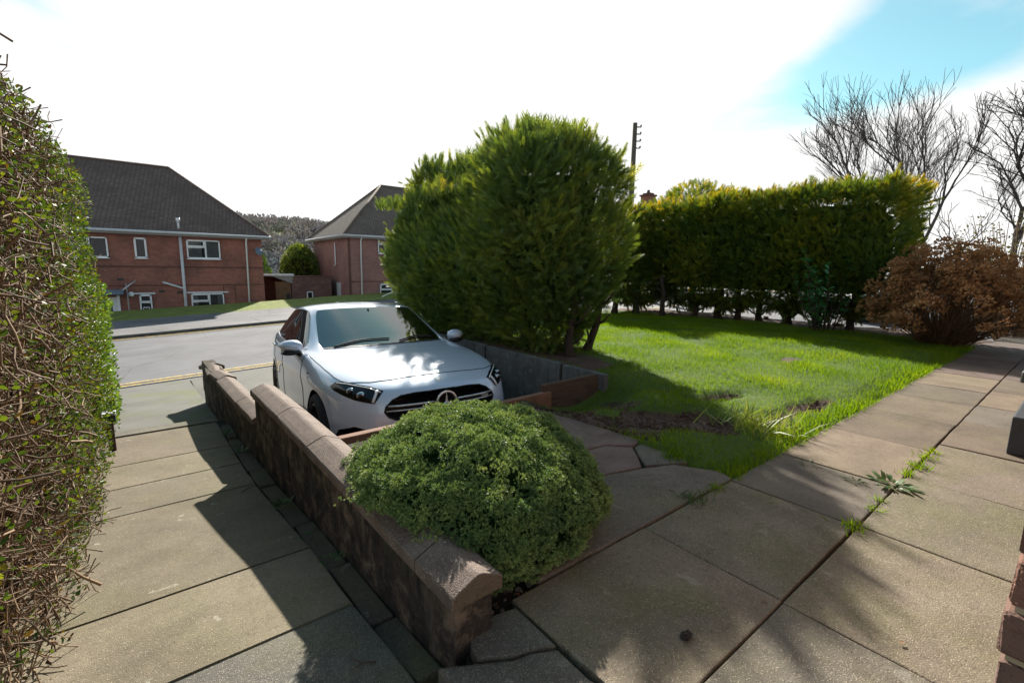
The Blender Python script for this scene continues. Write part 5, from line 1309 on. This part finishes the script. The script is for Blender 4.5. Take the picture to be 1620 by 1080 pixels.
# ---------------------------------------------------------------- right-hand hedge on bare trunks
hh_ = empty('conifer_hedge', (11.6, 5, 0)); tag(hh_, 'clipped conifer hedge on bare trunks along the right of the lawn', 'hedge')
def side_sdf(p):
    z = p[:, 2]; low = .34+.10*np.sin(p[:, 1]*5.2)+.06*np.sin(p[:, 1]*11+2)
    grow = np.clip((1.5-z)/1.5, 0, 1)**1.3*.45
    def bx(c, h):
        c, h = np.array(c), np.array(h); hh = np.stack([h[0]-grow, h[1]-grow*.6, np.full(len(p), h[2])], 1); k = np.abs(p-c)-(hh-.22); return np.linalg.norm(np.maximum(k, 0), axis=1)+np.minimum(k.max(1), 0)-.22
    d = np.minimum(bx((11.55, 5.1, 1.60), (.95, 2.75, 1.27)), bx((10.9, 8.35, 1.55), (1.5, .85, 1.22)))
    d = np.maximum(d, low-z)
    return d + .09*n3(p, 1.7, 5) + .04*n3(p, 5, 6)
p, nn, dp = shell(side_sdf, (9.2, 2.0, .2), (12.0, 9.3, 3.15), 27000, .40)
d = nn*.7 + np.array([0, 0, .5]) + rng.normal(size=p.shape)*.4
o_ = np.array(hh_.location); scatter('fronds', p-o_, d, rng.uniform(.10, .22, len(p)), frond_tpl(6, 34, .032), M_LEYL2, hh_, roll=nn+rng.normal(size=p.shape)*.6, v=np.clip(rng.random(len(p))*.55+(1-dp)*.1, 0, 1))
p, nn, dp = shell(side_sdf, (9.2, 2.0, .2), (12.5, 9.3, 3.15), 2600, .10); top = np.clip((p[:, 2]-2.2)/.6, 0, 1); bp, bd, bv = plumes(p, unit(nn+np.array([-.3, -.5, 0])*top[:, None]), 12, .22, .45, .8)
scatter('plumes', bp-o_, bd, rng.uniform(.09, .20, len(bp)), frond_tpl(6, 32, .030), M_LEYL2, hh_, v=np.clip(bv*.8+np.repeat(top, 12)*.36, 0, 1))  # plumes more golden towards the top: backlit glow put into the colour
m = 600; q = np.stack([rng.uniform(10.8, 12.3, m), rng.uniform(2.6, 7.6, m), np.full(m, 3.2)], 1)
for _ in range(30): q[:, 2] -= (side_sdf(q) > 0)*.03
keep = n3(q, 1.5, 4) > .3; q = q[keep]
scatter('top_wisps', q-o_, np.stack([rng.normal(0, .4, len(q)), rng.normal(0, .4, len(q)), np.ones(len(q))], 1), rng.uniform(.15, .38, len(q)), frond_tpl(5, 30, .03), M_LEYL2, hh_, v=rng.uniform(.4, .9, len(q)))
def in_box(lo_, hi_, ins): 
    cm = core_mesh('light_block_core', side_sdf, lo_, hi_, ins, M_INNER, hh_); cm.location = -hh_.location
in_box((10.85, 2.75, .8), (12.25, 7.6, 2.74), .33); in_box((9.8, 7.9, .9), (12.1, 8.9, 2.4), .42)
TR = [(10.35, 7.75), (10.5, 7.0), (11.05, 6.45), (11.3, 5.95), (11.4, 5.5), (11.45, 5.0), (11.25, 4.3), (11.4, 3.75), (11.15, 3.1), (10.0, 8.2)]
for x, y in TR: trunk(hh_, x+.05, y, -.05, 1.15, random.uniform(.07, .10), (random.uniform(-.1, .1), random.uniform(-.1, .1)), 7)

# ---------------------------------------------------------------- laurel shrub
la = empty('laurel_shrub', (10.55, 3.35, 0)); tag(la, 'upright green laurel shrub in front of the clipped hedge', 'shrub')
stems = []; leafp, leafd = [], []
for k in range(15):
    a = random.uniform(0, 6.28); L = random.uniform(.85, 1.95); lean = random.uniform(.05, .34); p = Vector((.15*math.cos(a), .15*math.sin(a), -.05)); dirn = Vector((math.cos(a)*lean-.06, math.sin(a)*lean, 1)).normalized(); pts = [p.copy()]
    for q in range(9):
        p = p + dirn*L/9; dirn = (dirn+Vector((random.uniform(-.1, .1), random.uniform(-.1, .1), .03))).normalized(); pts.append(p.copy())
        if q > 0:
            for w in range(4):
                b = random.uniform(0, 6.28); leafp.append(p+Vector((0, 0, random.uniform(-.06, .06)))); leafd.append(Vector((math.cos(b), math.sin(b), random.uniform(.1, .9))))
    stems.append(pts)
bm = bmesh.new()
for pts in stems: bm_tube(bm, pts, [.016*(1-.08*i) for i in range(len(pts))], 5)
bm_obj('stems', bm, M_BARK, la, True)
LAU = ([(0, 0, 0), (-.17, .3, .05), (0, .35, 0), (.17, .3, .05), (-.15, .65, .04), (0, .68, -.02), (.15, .65, .04), (0, 1, -.12)], [(0, 2, 1), (0, 3, 2), (1, 2, 5), (1, 5, 4), (2, 3, 6), (2, 6, 5), (4, 5, 7), (5, 6, 7)])
scatter('leaves', np.array(leafp), np.array(leafd), rng.uniform(.10, .17, len(leafp)), LAU, M_LAUREL, la, roll=np.array([[0, 0, 1.]])+rng.normal(size=(len(leafp), 3))*.3)

# ---------------------------------------------------------------- dried hydrangea
hy = empty('hydrangea_bush', (10.45, 1.55, 0)); tag(hy, 'broad hydrangea bush covered in dry brown flower heads', 'bush')
P0, P1, R0, R1, HEAD = [], [], [], [], []
for k in range(330):
    a = random.uniform(0, 6.28); el = math.acos(random.uniform(.02, 1.0)**.75); tip = Vector((math.cos(a)*math.sin(el)*1.32, math.sin(a)*math.sin(el)*1.12, .32+math.cos(el)*1.36))*random.uniform(.82, 1.05)
    if tip.z < .35: tip.z = random.uniform(.35, .8)
    p = Vector((math.cos(a)*random.uniform(0, .28), math.sin(a)*random.uniform(0, .28), 0)); ctrl = p.lerp(tip, .45)+Vector((0, 0, .22)); pts = []
    for q in range(7):
        t = q/6; pts.append(p*(1-t)**2+ctrl*2*t*(1-t)+tip*t*t+Vector((random.uniform(-.02, .02), random.uniform(-.02, .02), 0)))
    for q in range(6): P0.append(pts[q]); P1.append(pts[q+1]); R0.append(.0075*(1-.09*q)); R1.append(.0075*(1-.09*(q+1)))
    HEAD.append((tip, (pts[-1]-pts[-2]).normalized()))
    if k % 2 == 0:
        s2 = pts[4]; e2 = s2+Vector((random.uniform(-.3, .3), random.uniform(-.3, .3), random.uniform(.1, .35))); P0.append(s2); P1.append(e2); R0.append(.005); R1.append(.003); HEAD.append((e2, (e2-s2).normalized()))
for k in range(150):                                  # low bare twigs spreading from the foot
    a = random.uniform(0, 6.28); L = random.uniform(.5, 1.25); p = Vector((math.cos(a)*.2, math.sin(a)*.2, .05)); e = Vector((math.cos(a)*L, math.sin(a)*L, random.uniform(.15, .6))); m_ = p.lerp(e, .5)+Vector((0, 0, .1)); P0 += [p, m_]; P1 += [m_, e]; R0 += [.006, .004]; R1 += [.004, .002]
sticks('stems', P0, P1, R0, R1, M_TWIG, hy, 4, rng.random(len(P0))*.7)
bp, bd, bv = [], [], []
for (t, dd) in HEAD:
    R = random.uniform(.075, .125); cv = random.random(); n = 46
    s = unit(rng.normal(size=(n, 3))+np.array(dd)*.8); bp.append(np.array(t)+s*R*np.array([1, 1, .72])*rng.uniform(.75, 1.0, (n, 1))); bd.append(unit(s+rng.normal(size=(n, 3))*.8)); bv.append(np.clip(cv*.7+rng.random(n)*.35, 0, 1))
bp, bd, bv = map(np.concatenate, (bp, bd, bv)); scatter('dry_flower_heads', bp, bd, rng.uniform(.028, .050, len(bp)), LEAF, M_HYD, hy, v=bv, widen=1.5)
hy.children[-1]['kind'] = 'stuff'

# ---------------------------------------------------------------- bare trees
def bare_tree(name, loc, h, seed, label, spread=.5, trunks=1, lv=6, group='bare winter trees behind the hedge', lean=(0, 0), r0=.2, splitz=.3):
    rnd = random.Random(seed); root = empty(name, loc); tag(root, label, 'tree', group); segs = []
    def grow(p, d, L, r, depth):
        n = 3
        for k in range(n):
            q = p + d*L/n; segs.append((p, q, r*(1-.1*k), r*(1-.1*(k+1)), depth)); p = q; d = (d+Vector((rnd.uniform(-.19, .19), rnd.uniform(-.19, .19), rnd.uniform(-.06, .10)))).normalized()
            if depth < lv and depth > 0 and k < n-1 and rnd.random() < .75:
                side = Vector((rnd.uniform(-1, 1), rnd.uniform(-1, 1), rnd.uniform(-.1, .5))).normalized(); grow(p, (d*.75+side*spread*1.25).normalized(), L*rnd.uniform(.5, .72), r*.42, depth+1)
        if depth >= lv or r < .004: return
        for k in range(2 if rnd.random() < .75 else 3):
            side = Vector((rnd.uniform(-1, 1), rnd.uniform(-1, 1), rnd.uniform(-.25, .4))).normalized(); grow(p, (d+side*spread).normalized(), L*rnd.uniform(.68, .86), r*.66, depth+1)
    for k in range(trunks):
        a = 6.28*k/trunks+seed; off = Vector((math.cos(a), math.sin(a), 0))*.35*(trunks > 1)
        grow(off, Vector((math.cos(a)*.20*(trunks > 1)+lean[0], math.sin(a)*.20*(trunks > 1)+lean[1], 1)).normalized(), h*splitz, r0, 0)
    th_ = [s for s in segs if s[4] <= 1]; tw = [s for s in segs if s[4] > 1]
    for nm, ss, n in (('trunk', th_, 8), ('crown', tw, 4)):
        sticks(nm, [s[0] for s in ss], [s[1] for s in ss], [s[2] for s in ss], [max(s[3], .003) for s in ss], M_BARE, root, n)
    return root
bare_tree('bare_tree', (32.6, 6.9, -.2), 13.2, 5, 'many-stemmed bare tree rising behind the right end of the clipped hedge', .32, 3, 6, r0=.13, splitz=.24)
bare_tree('bare_tree', (34.5, 2.3, -.2), 12.0, 11, 'dense twiggy bare tree at the right edge beyond the hydrangea', .62, 2, 6, r0=.17, splitz=.24)
bare_tree('bare_tree', (26.5, 4.6, -.2), 5.0, 23, 'small thin bare tree between the two larger bare trees', .5, 2, 4, r0=.05, splitz=.3)
# olive-coloured shrub behind the hydrangea at the right edge
ol_ = empty('olive_shrub', (15.5, 1.2, -.3)); tag(ol_, 'loose olive-yellow shrub behind the hydrangea at the right edge', 'shrub')
P0, P1, lp_, ld_ = [], [], [], []
for k in range(160):
    a = random.uniform(0, 6.28); e = Vector((math.cos(a)*random.uniform(.2, 1.5), math.sin(a)*random.uniform(.2, 1.5), random.uniform(1.2, 2.9))); p = Vector((math.cos(a)*.2, math.sin(a)*.2, 0)); m_ = p.lerp(e, .5)+Vector((random.uniform(-.1, .1), random.uniform(-.1, .1), .15)); P0 += [p, m_]; P1 += [m_, e]
    for q in range(14): lp_.append(m_.lerp(e, random.uniform(.2, 1.05))+Vector((random.uniform(-.12, .12), random.uniform(-.12, .12), random.uniform(-.1, .1)))); ld_.append((random.uniform(-1, 1), random.uniform(-1, 1), random.uniform(0, 1)))
sticks('stems', P0, P1, .010, .005, M_TWIG, ol_, 4, rng.random(len(P0))); scatter('leaves', np.array(lp_), np.array(ld_), rng.uniform(.04, .09, len(lp_)), LEAF, M_OLIVE, ol_)
# looser evergreen whose top shows above the hedge
ev = empty('evergreen_tree', (15.2, 9.0, -.5)); tag(ev, 'loose evergreen tree top showing above the clipped hedge', 'tree')
def ev_sdf(p): return np.linalg.norm((p-np.array([15.2, 9.0, 2.4]))/np.array([2.0, 2.0, 1.75]), axis=1)*1.7-1.7+.22*n3(p, 1.7, 2)
p, nn, dp = shell(ev_sdf, (12.8, 6.6, .3), (17.6, 11.4, 4.6), 5200, .9); o_ = np.array(ev.location)
scatter('crown', p-o_, nn+rng.normal(size=p.shape)*.6+np.array([0, 0, .4]), rng.uniform(.15, .32, len(p)), FROND, M_LEYL2, ev); trunk(ev, 15.2, 9.0, -.6, 2.6, .12)
# ---------------------------------------------------------------- conifers between the houses
rt_ = empty('round_conifer', (7.5, 33.5, -2.2)); tag(rt_, 'dark round-topped conifer between the two brick houses', 'tree')
def rt_sdf(p): return np.linalg.norm((p-np.array([8.25, 33.5, .1]))/np.array([1.25, 1.25, 2.45]), axis=1)*1.25-1.25+.06*n3(p, 3, 1)
p, nn, dp = shell(rt_sdf, (6.8, 32, -2.2), (9.8, 35, 2.8), 7000, .25); o_ = np.array(rt_.location)
scatter('crown', p-o_, nn+np.array([0, 0, .8])+rng.normal(size=p.shape)*.3, rng.uniform(.15, .28, len(p)), FROND, M_LEYL, rt_); cm = core_mesh('light_block_core', rt_sdf, (7.2, 32.4, -2), (9.3, 34.6, 2.3), .2, M_DARKCORE, rt_); cm.location = -rt_.location
sc_ = empty('slim_conifer', (5.6, 31.8, -2.2)); tag(sc_, 'slim light green conifer behind the red house corner', 'tree')
def sc_sdf(p): return np.linalg.norm((p-np.array([5.62, 31.8, -.3]))/np.array([.52, .52, 2.05]), axis=1)*.52-.52+.04*n3(p, 4, 1)
p, nn, dp = shell(sc_sdf, (4.9, 31, -2.3), (6.3, 32.6, 1.9), 3000, .2); o_ = np.array(sc_.location)
scatter('crown', p-o_, nn+np.array([0, 0, .9])+rng.normal(size=p.shape)*.3, rng.uniform(.12, .22, len(p)), FROND, leafmat('fresh_conifer', [(.0, (.03, .075, .012)), (1.0, (.10, .16, .03))], .5, .4), sc_)
trunk(sc_, 5.62, 31.8, -2.2, 1.2, .06); trunk(rt_, 8.25, 33.5, -2.2, 1.2, .1)
# ---------------------------------------------------------------- wooded hill in the distance
def hill_z(x, y):
    t = np.clip((np.asarray(y, float)-150)/170, 0, 1); t = t*t*(3-2*t)
    return -9 + t*(32.5 + 1.2*np.sin(np.asarray(x)*.041) - .05*np.abs(np.asarray(x)-75))
hx = np.arange(-420, 620, 20.0); hy_ = np.array([140, 150, 165, 185, 205, 225, 245, 265, 285, 305, 325, 360])
HXg, HYg = np.meshgrid(hx, hy_); V = np.stack([HXg, HYg, hill_z(HXg, HYg)], -1).reshape(-1, 3); nx = len(hx); i, j = np.meshgrid(np.arange(nx-1), np.arange(len(hy_)-1)); a = (j*nx+i).ravel()
o = npmesh('hill', V, np.stack([a, a+1, a+nx+1, a+nx], 1), M_VERGE, smooth=True); o['kind'] = 'structure'
def wood():
    n = 1700; x = rng.uniform(15, 140, n); y = rng.uniform(150, 330, n)
    keep = ~((n3(np.stack([x, y, x*0], 1), .03, 2) > .35) & (y > 285)); x, y = x[keep], y[keep]; n = len(x); z = hill_z(x, y); hgt = rng.uniform(4, 8, n); K = 60
    s = unit(rng.normal(size=(n, K, 3)))*rng.random((n, K, 1))**.4; base = np.stack([x, y, z+hgt*.62], 1)[:, None]; P = base + s*np.stack([hgt*.32, hgt*.32, hgt*.42], 1)[:, None]
    v = np.repeat(np.clip(rng.random(n)*.8+n3(np.stack([x, y, z], 1), .02, 5)*.3+.1, 0, 1), K)
    d = s.reshape(-1, 3)+np.array([0, 0, .8])
    sz = np.repeat(hgt*.15, K)*rng.uniform(.6, 1.2, n*K)
    o = scatter('distant_wood', P.reshape(-1, 3), d, sz, ([(-.3, 0, 0), (.3, 0, 0), (.34, .6, .1), (-.28, .7, 0), (0, 1, 0)], [(0, 1, 2), (0, 2, 3), (3, 2, 4)]),
                leafmat('hazy_winter_wood', [(.0, (.13, .155, .165)), (.35, (.19, .185, .20)), (.65, (.24, .205, .19)), (.85, (.19, .21, .16)), (1.0, (.26, .22, .18))], .9, .2, (1, 1, 1), .1, .02, .3), v=v)  # pale grey-blue tones carry the distance haze in the colour
    tag(o, 'mixed winter wood covering the distant hill', 'wood', kind='stuff')
wood()
for k, (x, y, w, l) in enumerate(((22, 118, 14, 9), (30, 133, 12, 8))):
    fb = empty('distant_shed', (x, y, -7.5)); tag(fb, ('long pale-roofed building low in the valley between the houses', 'second pale-roofed building, higher up the valley between the houses')[k], 'building', 'far buildings in the valley')
    box('wall', (-w/2, -l/2, -2), (w/2, l/2, 3.2), plain('far_wall', (.20, .18, .17), .9, .1), fb); pyd('roof', [(-w/2-.4, -l/2-.4, 3.2), (w/2+.4, -l/2-.4, 3.2), (w/2+.4, 0, 5.0), (-w/2-.4, 0, 5.0), (-w/2-.4, l/2+.4, 3.2), (w/2+.4, l/2+.4, 3.2)], [(0, 1, 2, 3), (3, 2, 5, 4), (0, 3, 4), (1, 5, 2)], plain('far_pale_roof', (.42, .42, .43), .7, .1), fb)
# ---------------------------------------------------------------- telegraph pole
tp = empty('telegraph_pole', (21.45, 16.7, -.3)); tag(tp, 'wooden telegraph pole with insulators rising behind the tall hedge', 'pole')
M_POLE = timber('weathered_pole', (.12, .095, .075), (.06, .048, .04))
tube('pole', [(0, 0, -.3), (0, 0, 9.35)], [.17, .12], M_POLE, tp, 12)
for k in range(4):
    tube('insulator', [(.09, -.07, 9.15-k*.36), (.26, -.20, 9.15-k*.36), (.26, -.20, 9.25-k*.36)], [.035, .035, .06], M_DARK, tp, 8)
    tube('cable', [(.26, -.20, 9.22-k*.36), (12, 3, 8.6-k*.36), (30, 8, 8.9-k*.36)], .008, M_DARK, tp, 4) if k < 0 else None
# ---------------------------------------------------------------- cars parked in the side road behind the hydrangea
def simple_car(loc, rz, col, label):
    r = copy_tree(car); r.location = loc; r.rotation_euler = (0, 0, rz); r.scale = (1, 1, 1); r['label'] = label; r['group'] = 'cars parked in the side road'; m = paint(label[:12].replace(' ', '_'), col)
    for c in list(r.children):
        n = c.name.split('.')[0]
        if n in ('bonnet_badge', 'wing_badge'): bpy.data.objects.remove(c); continue
        if n == 'grille':
            for q in list(c.children):
                if q.name.split('.')[0] in ('star_badge', 'badge_disc', 'trim_plate'): bpy.data.objects.remove(q)
            continue
        tg = [c]+list(c.children)
        for q in tg:
            if q.type == 'MESH' and q.data.materials and q.data.materials[0] == M_PAINT:
                q.material_slots[0].link = 'OBJECT'; q.material_slots[0].material = m
    return r
simple_car((18.5, 4.6, -.30), rad(8), (.74, .75, .76), 'silver-white car parked behind the hydrangea, nearer one')
simple_car((22.5, 2.0, -.15), rad(-5), (.45, .52, .58), 'pale blue-grey car parked beyond the hydrangea, further right')
# ---------------------------------------------------------------- grass blades
def grass():
    n = 250000; u = rng.random(n); x = 2.35 + (11.9-2.35)*u**1.25; y = 1.17+rng.random(n)*(8.3-1.17)*1.0
    k = ~((x < 3.93) & (y > 3.2)) & ~((x < 2.63) & (y > 1.2)) ; x, y = x[k], y[k]
    b = bare_f(x, y); k = rng.random(len(x)) > b*1.05; x, y = x[k], y[k]; b = b[k]
    z = zlawn(x, y); pos = np.stack([x, y, z-.004], 1); n = len(x)
    tuft = n3(np.stack([x, y, x*0], 1), 3.2, 1); size = rng.uniform(.024, .058, n)*(1+.45*tuft)*np.clip(.8+x*.03, .8, 1.2)
    fringe = np.exp(-((y-1.23)/.10)**2)*(x > 2.6); size = size*(1+.6*fringe)
    d = np.stack([rng.normal(0, .42, n), rng.normal(0, .42, n), np.ones(n)], 1)
    v = np.clip(rng.random(n)*.75+.1+.15*tuft, 0, 1)
    o = scatter('lawn_grass', pos, d, size, GRASS, M_GRASS, v=v, widen=.85); tag(o, 'green lawn grass, sunlit in the middle', 'grass', kind='stuff')
grass()
def tufts(name, spots, label, cat, nb=(40, 70), size=(.05, .11), mat=None, spread=.03, lean=.6, z=0.0, group=None, tpl=None):
    for k, (x, y, s) in enumerate(spots):
        n = int(random.randint(*nb)*s); r = empty(name, (x, y, z if not callable(z) else z(x, y))); lab = label[k] if isinstance(label, list) else label
        tag(r, lab, cat, group); p = np.stack([rng.normal(0, spread*s, n), rng.normal(0, spread*s, n), np.zeros(n)], 1); d = np.concatenate([rng.normal(0, lean, (n, 2)), np.ones((n, 1))], 1)
        bl_ = scatter('blades', p, d, rng.uniform(size[0], size[1], n)*min(1.3, .6+.4*s), tpl or GRASS, mat or M_GRASS, r, widen=.55 if size[1] > .2 else 1.0); bl_['kind'] = 'stuff'
# long tussock at the corner of the dug soil
tufts('grass_tussock', [(3.62, 1.50, 2.2)], 'long-bladed pale grass tussock on the dug soil patch', 'grass tuft', (90, 100), (.05, .205), leafmat('pale_blade', [(0, (.10, .18, .025)), (1, (.30, .34, .10))], .5, .45), .055, .75, lambda x, y: float(zlawn(x, y)))
# grass and weeds growing in the paving joints
J = [(2.56, .582, 1.3, 'grass clump where four flags meet, nearest the camera'), (2.84, .585, .8, 'small grass clump in the long paving joint, second from the camera'), (2.98, .583, .7, 'small grass clump in the long paving joint, third from the camera'),
     (3.52, .580, 1.0, 'grass clump just past the broad weed in the long joint'), (3.72, .578, 1.1, 'fourth grass clump along the long paving joint'), (3.95, .580, 1.2, 'grass clump in the long joint near its far lit half'), (4.12, .578, .9, 'sparse grass clump furthest along the long joint'),
     (2.20, 1.20, 1.4, 'trailing weed in the joint beside the broken flags'), (2.40, 1.20, 1.0, 'small weed in the joint by the lawn corner'), (2.62, 1.60, 2.2, 'grass growing through the broken flags by the lawn')]
for x, y, s, lab in J: tufts('joint_grass', [(x, y, s)], lab, 'weed', (34, 60), (.025, .06), M_GRASS if 'trailing' not in lab else M_WEED, .026, .8, 0.0, 'weeds in the paving joints')
WEED = ([(0, 0, 0), (-.16, .35, .04), (.16, .35, .04), (-.13, .7, .05), (.13, .7, .05), (0, 1, -.05)], [(0, 2, 1), (1, 2, 4), (1, 4, 3), (3, 4, 5)])
def rosette(x, y, z, n, size, label, flat=.25, spread=.02, group='weeds in the paving joints'):
    r = empty('weed', (x, y, z)); tag(r, label, 'weed', group); a = rng.random(n)*6.28; d = np.stack([np.cos(a), np.sin(a), rng.uniform(flat*.3, flat*1.8, n)], 1); p = np.stack([np.cos(a)*rng.random(n)*spread, np.sin(a)*rng.random(n)*spread, np.full(n, .004)], 1)
    scatter('leaves', p, d, rng.uniform(.6, 1.1, n)*size, WEED, M_WEED, r, roll=np.array([[0, 0, 1.]])+rng.normal(size=(n, 3))*.25)
rosette(3.28, .60, 0, 34, .085, 'broad leafy weed spilling over the long paving joint', .3, .09)
rosette(3.16, .75, 0, 14, .035, 'pale flat weed in the cross joint of the patio', .2, .05); rosette(3.22, 1.02, 0, 14, .03, 'tiny weed in the cross joint near the lawn edge', .2, .06)
for k, (y, n, s, lab) in enumerate(((3.05, 26, .055, 'dark leafy weed at the wall foot beside the path'), (2.10, 18, .035, 'low weed at the wall foot, nearest the camera'), (2.45, 14, .030, 'small weed at the wall foot halfway along the path'), (4.6, 22, .06, 'leafy weed at the wall foot by the low wall'), (5.3, 24, .06, 'leafy weed at the wall foot furthest from the camera'))):
    rosette(path_edge(y)+.035, y, zpath(y)+.005, n, s, lab, .45, .05, 'weeds along the wall foot')
# dark clod on the paving and a few dead leaves and twigs
def clod(x, y, z, s, label, mat=M_BED):
    bm = bmesh.new(); bmesh.ops.create_icosphere(bm, subdivisions=3, radius=1)
    for v in bm.verts:
        q = np.array(v.co)[None]; v.co = Vector(np.array(v.co)*s*(1+.28*n3(q, 3.1, x)[0]+.12*n3(q, 8, y)[0])); v.co.x *= 1.5; v.co.z *= .7
    o = bm_obj('soil_clod', bm, mat, None, True); o.location = (x, y, z+s*.45); tag(o, label, 'clod'); return o
clod(1.31, .705, 0, .016, 'dark clod of soil lying on the nearest flag')
for k, (x, y, r, lab) in enumerate(((3.25, 1.95, .026, 'largest lump of soil in the middle of the worn patch'), (3.55, 1.78, .020, 'soil lump beside the pale grass tussock'), (3.05, 2.10, .018, 'soil lump at the left end of the worn patch'), (4.05, 1.52, .02, 'soil lump on the narrow worn strip past the tussock'), (3.4, 2.5, .016, 'small soil lump behind the main worn patch'))):
    clod(x, y, float(zlawn(x, y))-.012, r, lab, M_SOIL)['group'] = 'soil lumps on the worn lawn patch'
def litter(spots, name, label, cat, mat, size, grp):
    for k, (x, y, z, a) in enumerate(spots):
        V = [(0, 0, 0), (-.28, .35, .12), (0, .4, .02), (.28, .35, .1), (-.2, .75, .14), (.2, .75, .06), (0, 1, .1)]; Fc = [(0, 2, 1), (0, 3, 2), (1, 2, 4), (2, 3, 5), (2, 6, 4), (2, 5, 6)]
        o = pyd(name, [(p[0]*size, p[1]*size, p[2]*size) for p in V], Fc, mat); o.location = (x, y, z+.003); o.rotation_euler = (0, 0, a); tag(o, label[k], cat, grp)
M_DEAD = plain('dead_leaf', (.22, .12, .06), .8, .3)
litter([(1.70, .615, .002, 1.0), (2.45, .70, .002, 2.0), (1.02, 1.22, -.03, .4), (1.86, .25, .002, .9), (4.9, .75, .002, 2.2)], 'dead_leaf', ['red-brown leaf in the joint where four flags meet', 'pale curled leaf on the flag beside the long joint', 'dead leaf on the gravel by the wall end', 'pale sliver of leaf beside the near cross joint', 'small dead leaf on the far sunlit flags'], 'leaf', M_DEAD, .022, 'dead leaves on the paving')
for k, (x, y, a, l, lab) in enumerate(((.40, 3.55, .5, .14, 'dry forked twig lying on the path by the wall'), (.50, 1.35, 2.4, .10, 'short pale twig on the path at the wall end'))):
    r = empty('twig', (x, y, zpath(y)+.004)); r.rotation_euler = (0, 0, a); tag(r, lab, 'twig', 'twigs on the path'); tube('stem', [(0, 0, 0), (l*.5, .01, .004), (l, -.01, .002)], [.003, .0025, .0015], M_TWIG, r, 5); tube('side_stem', [(l*.4, .008, .003), (l*.7, .05, .006)], [.002, .001], M_TWIG, r, 5)
# crumbs of soil over the worn part of the lawn
def crumbs():
    n = 9000; x = rng.uniform(2.6, 5.0, n); y = rng.uniform(1.3, 3.2, n); k = (bare_f(x, y) > .5) & ~((x < 3.9) & (y > 3.2)) & ~((x < 2.66)); x, y = x[k], y[k]; n = len(x)
    bm = bmesh.new(); bmesh.ops.create_icosphere(bm, subdivisions=1, radius=1); T = np.array([v.co for v in bm.verts]); Fc = np.array([[v.index for v in f.verts] for f in bm.faces]); bm.free()
    T = T*(1+.25*n3(T, 3))[:, None]; S = (.003+.013*rng.random((n, 1, 1))**3)*rng.uniform(.7, 1.3, (n, 1, 3))
    V = np.stack([x, y, zlawn(x, y)+.002], 1)[:, None, :] + T[None]*S
    o = npmesh('soil_crumbs', V.reshape(-1, 3), (Fc[None]+(np.arange(n)*len(T))[:, None, None]).reshape(-1, 3), M_SOIL); tag(o, 'loose red-brown soil crumbs on the worn lawn corner', 'soil', kind='stuff')
crumbs()
# bricks and edging glimpsed under the hedge
for k, (x, y, a) in enumerate(((12.3, 4.15, .2), (12.1, 3.55, 1.1), (12.35, 5.2, .5))):
    o = box('loose_brick', (-.11, -.05, 0), (.11, .05, .065), M_BRICKN, None, .005); o.location = (x, y, .03); o.rotation_euler = (0, 0, a); tag(o, ['loose brick under the clipped hedge, middle one', 'loose brick under the hedge beside the laurel', 'loose brick under the hedge furthest left'][k], 'brick', 'loose bricks under the hedge')
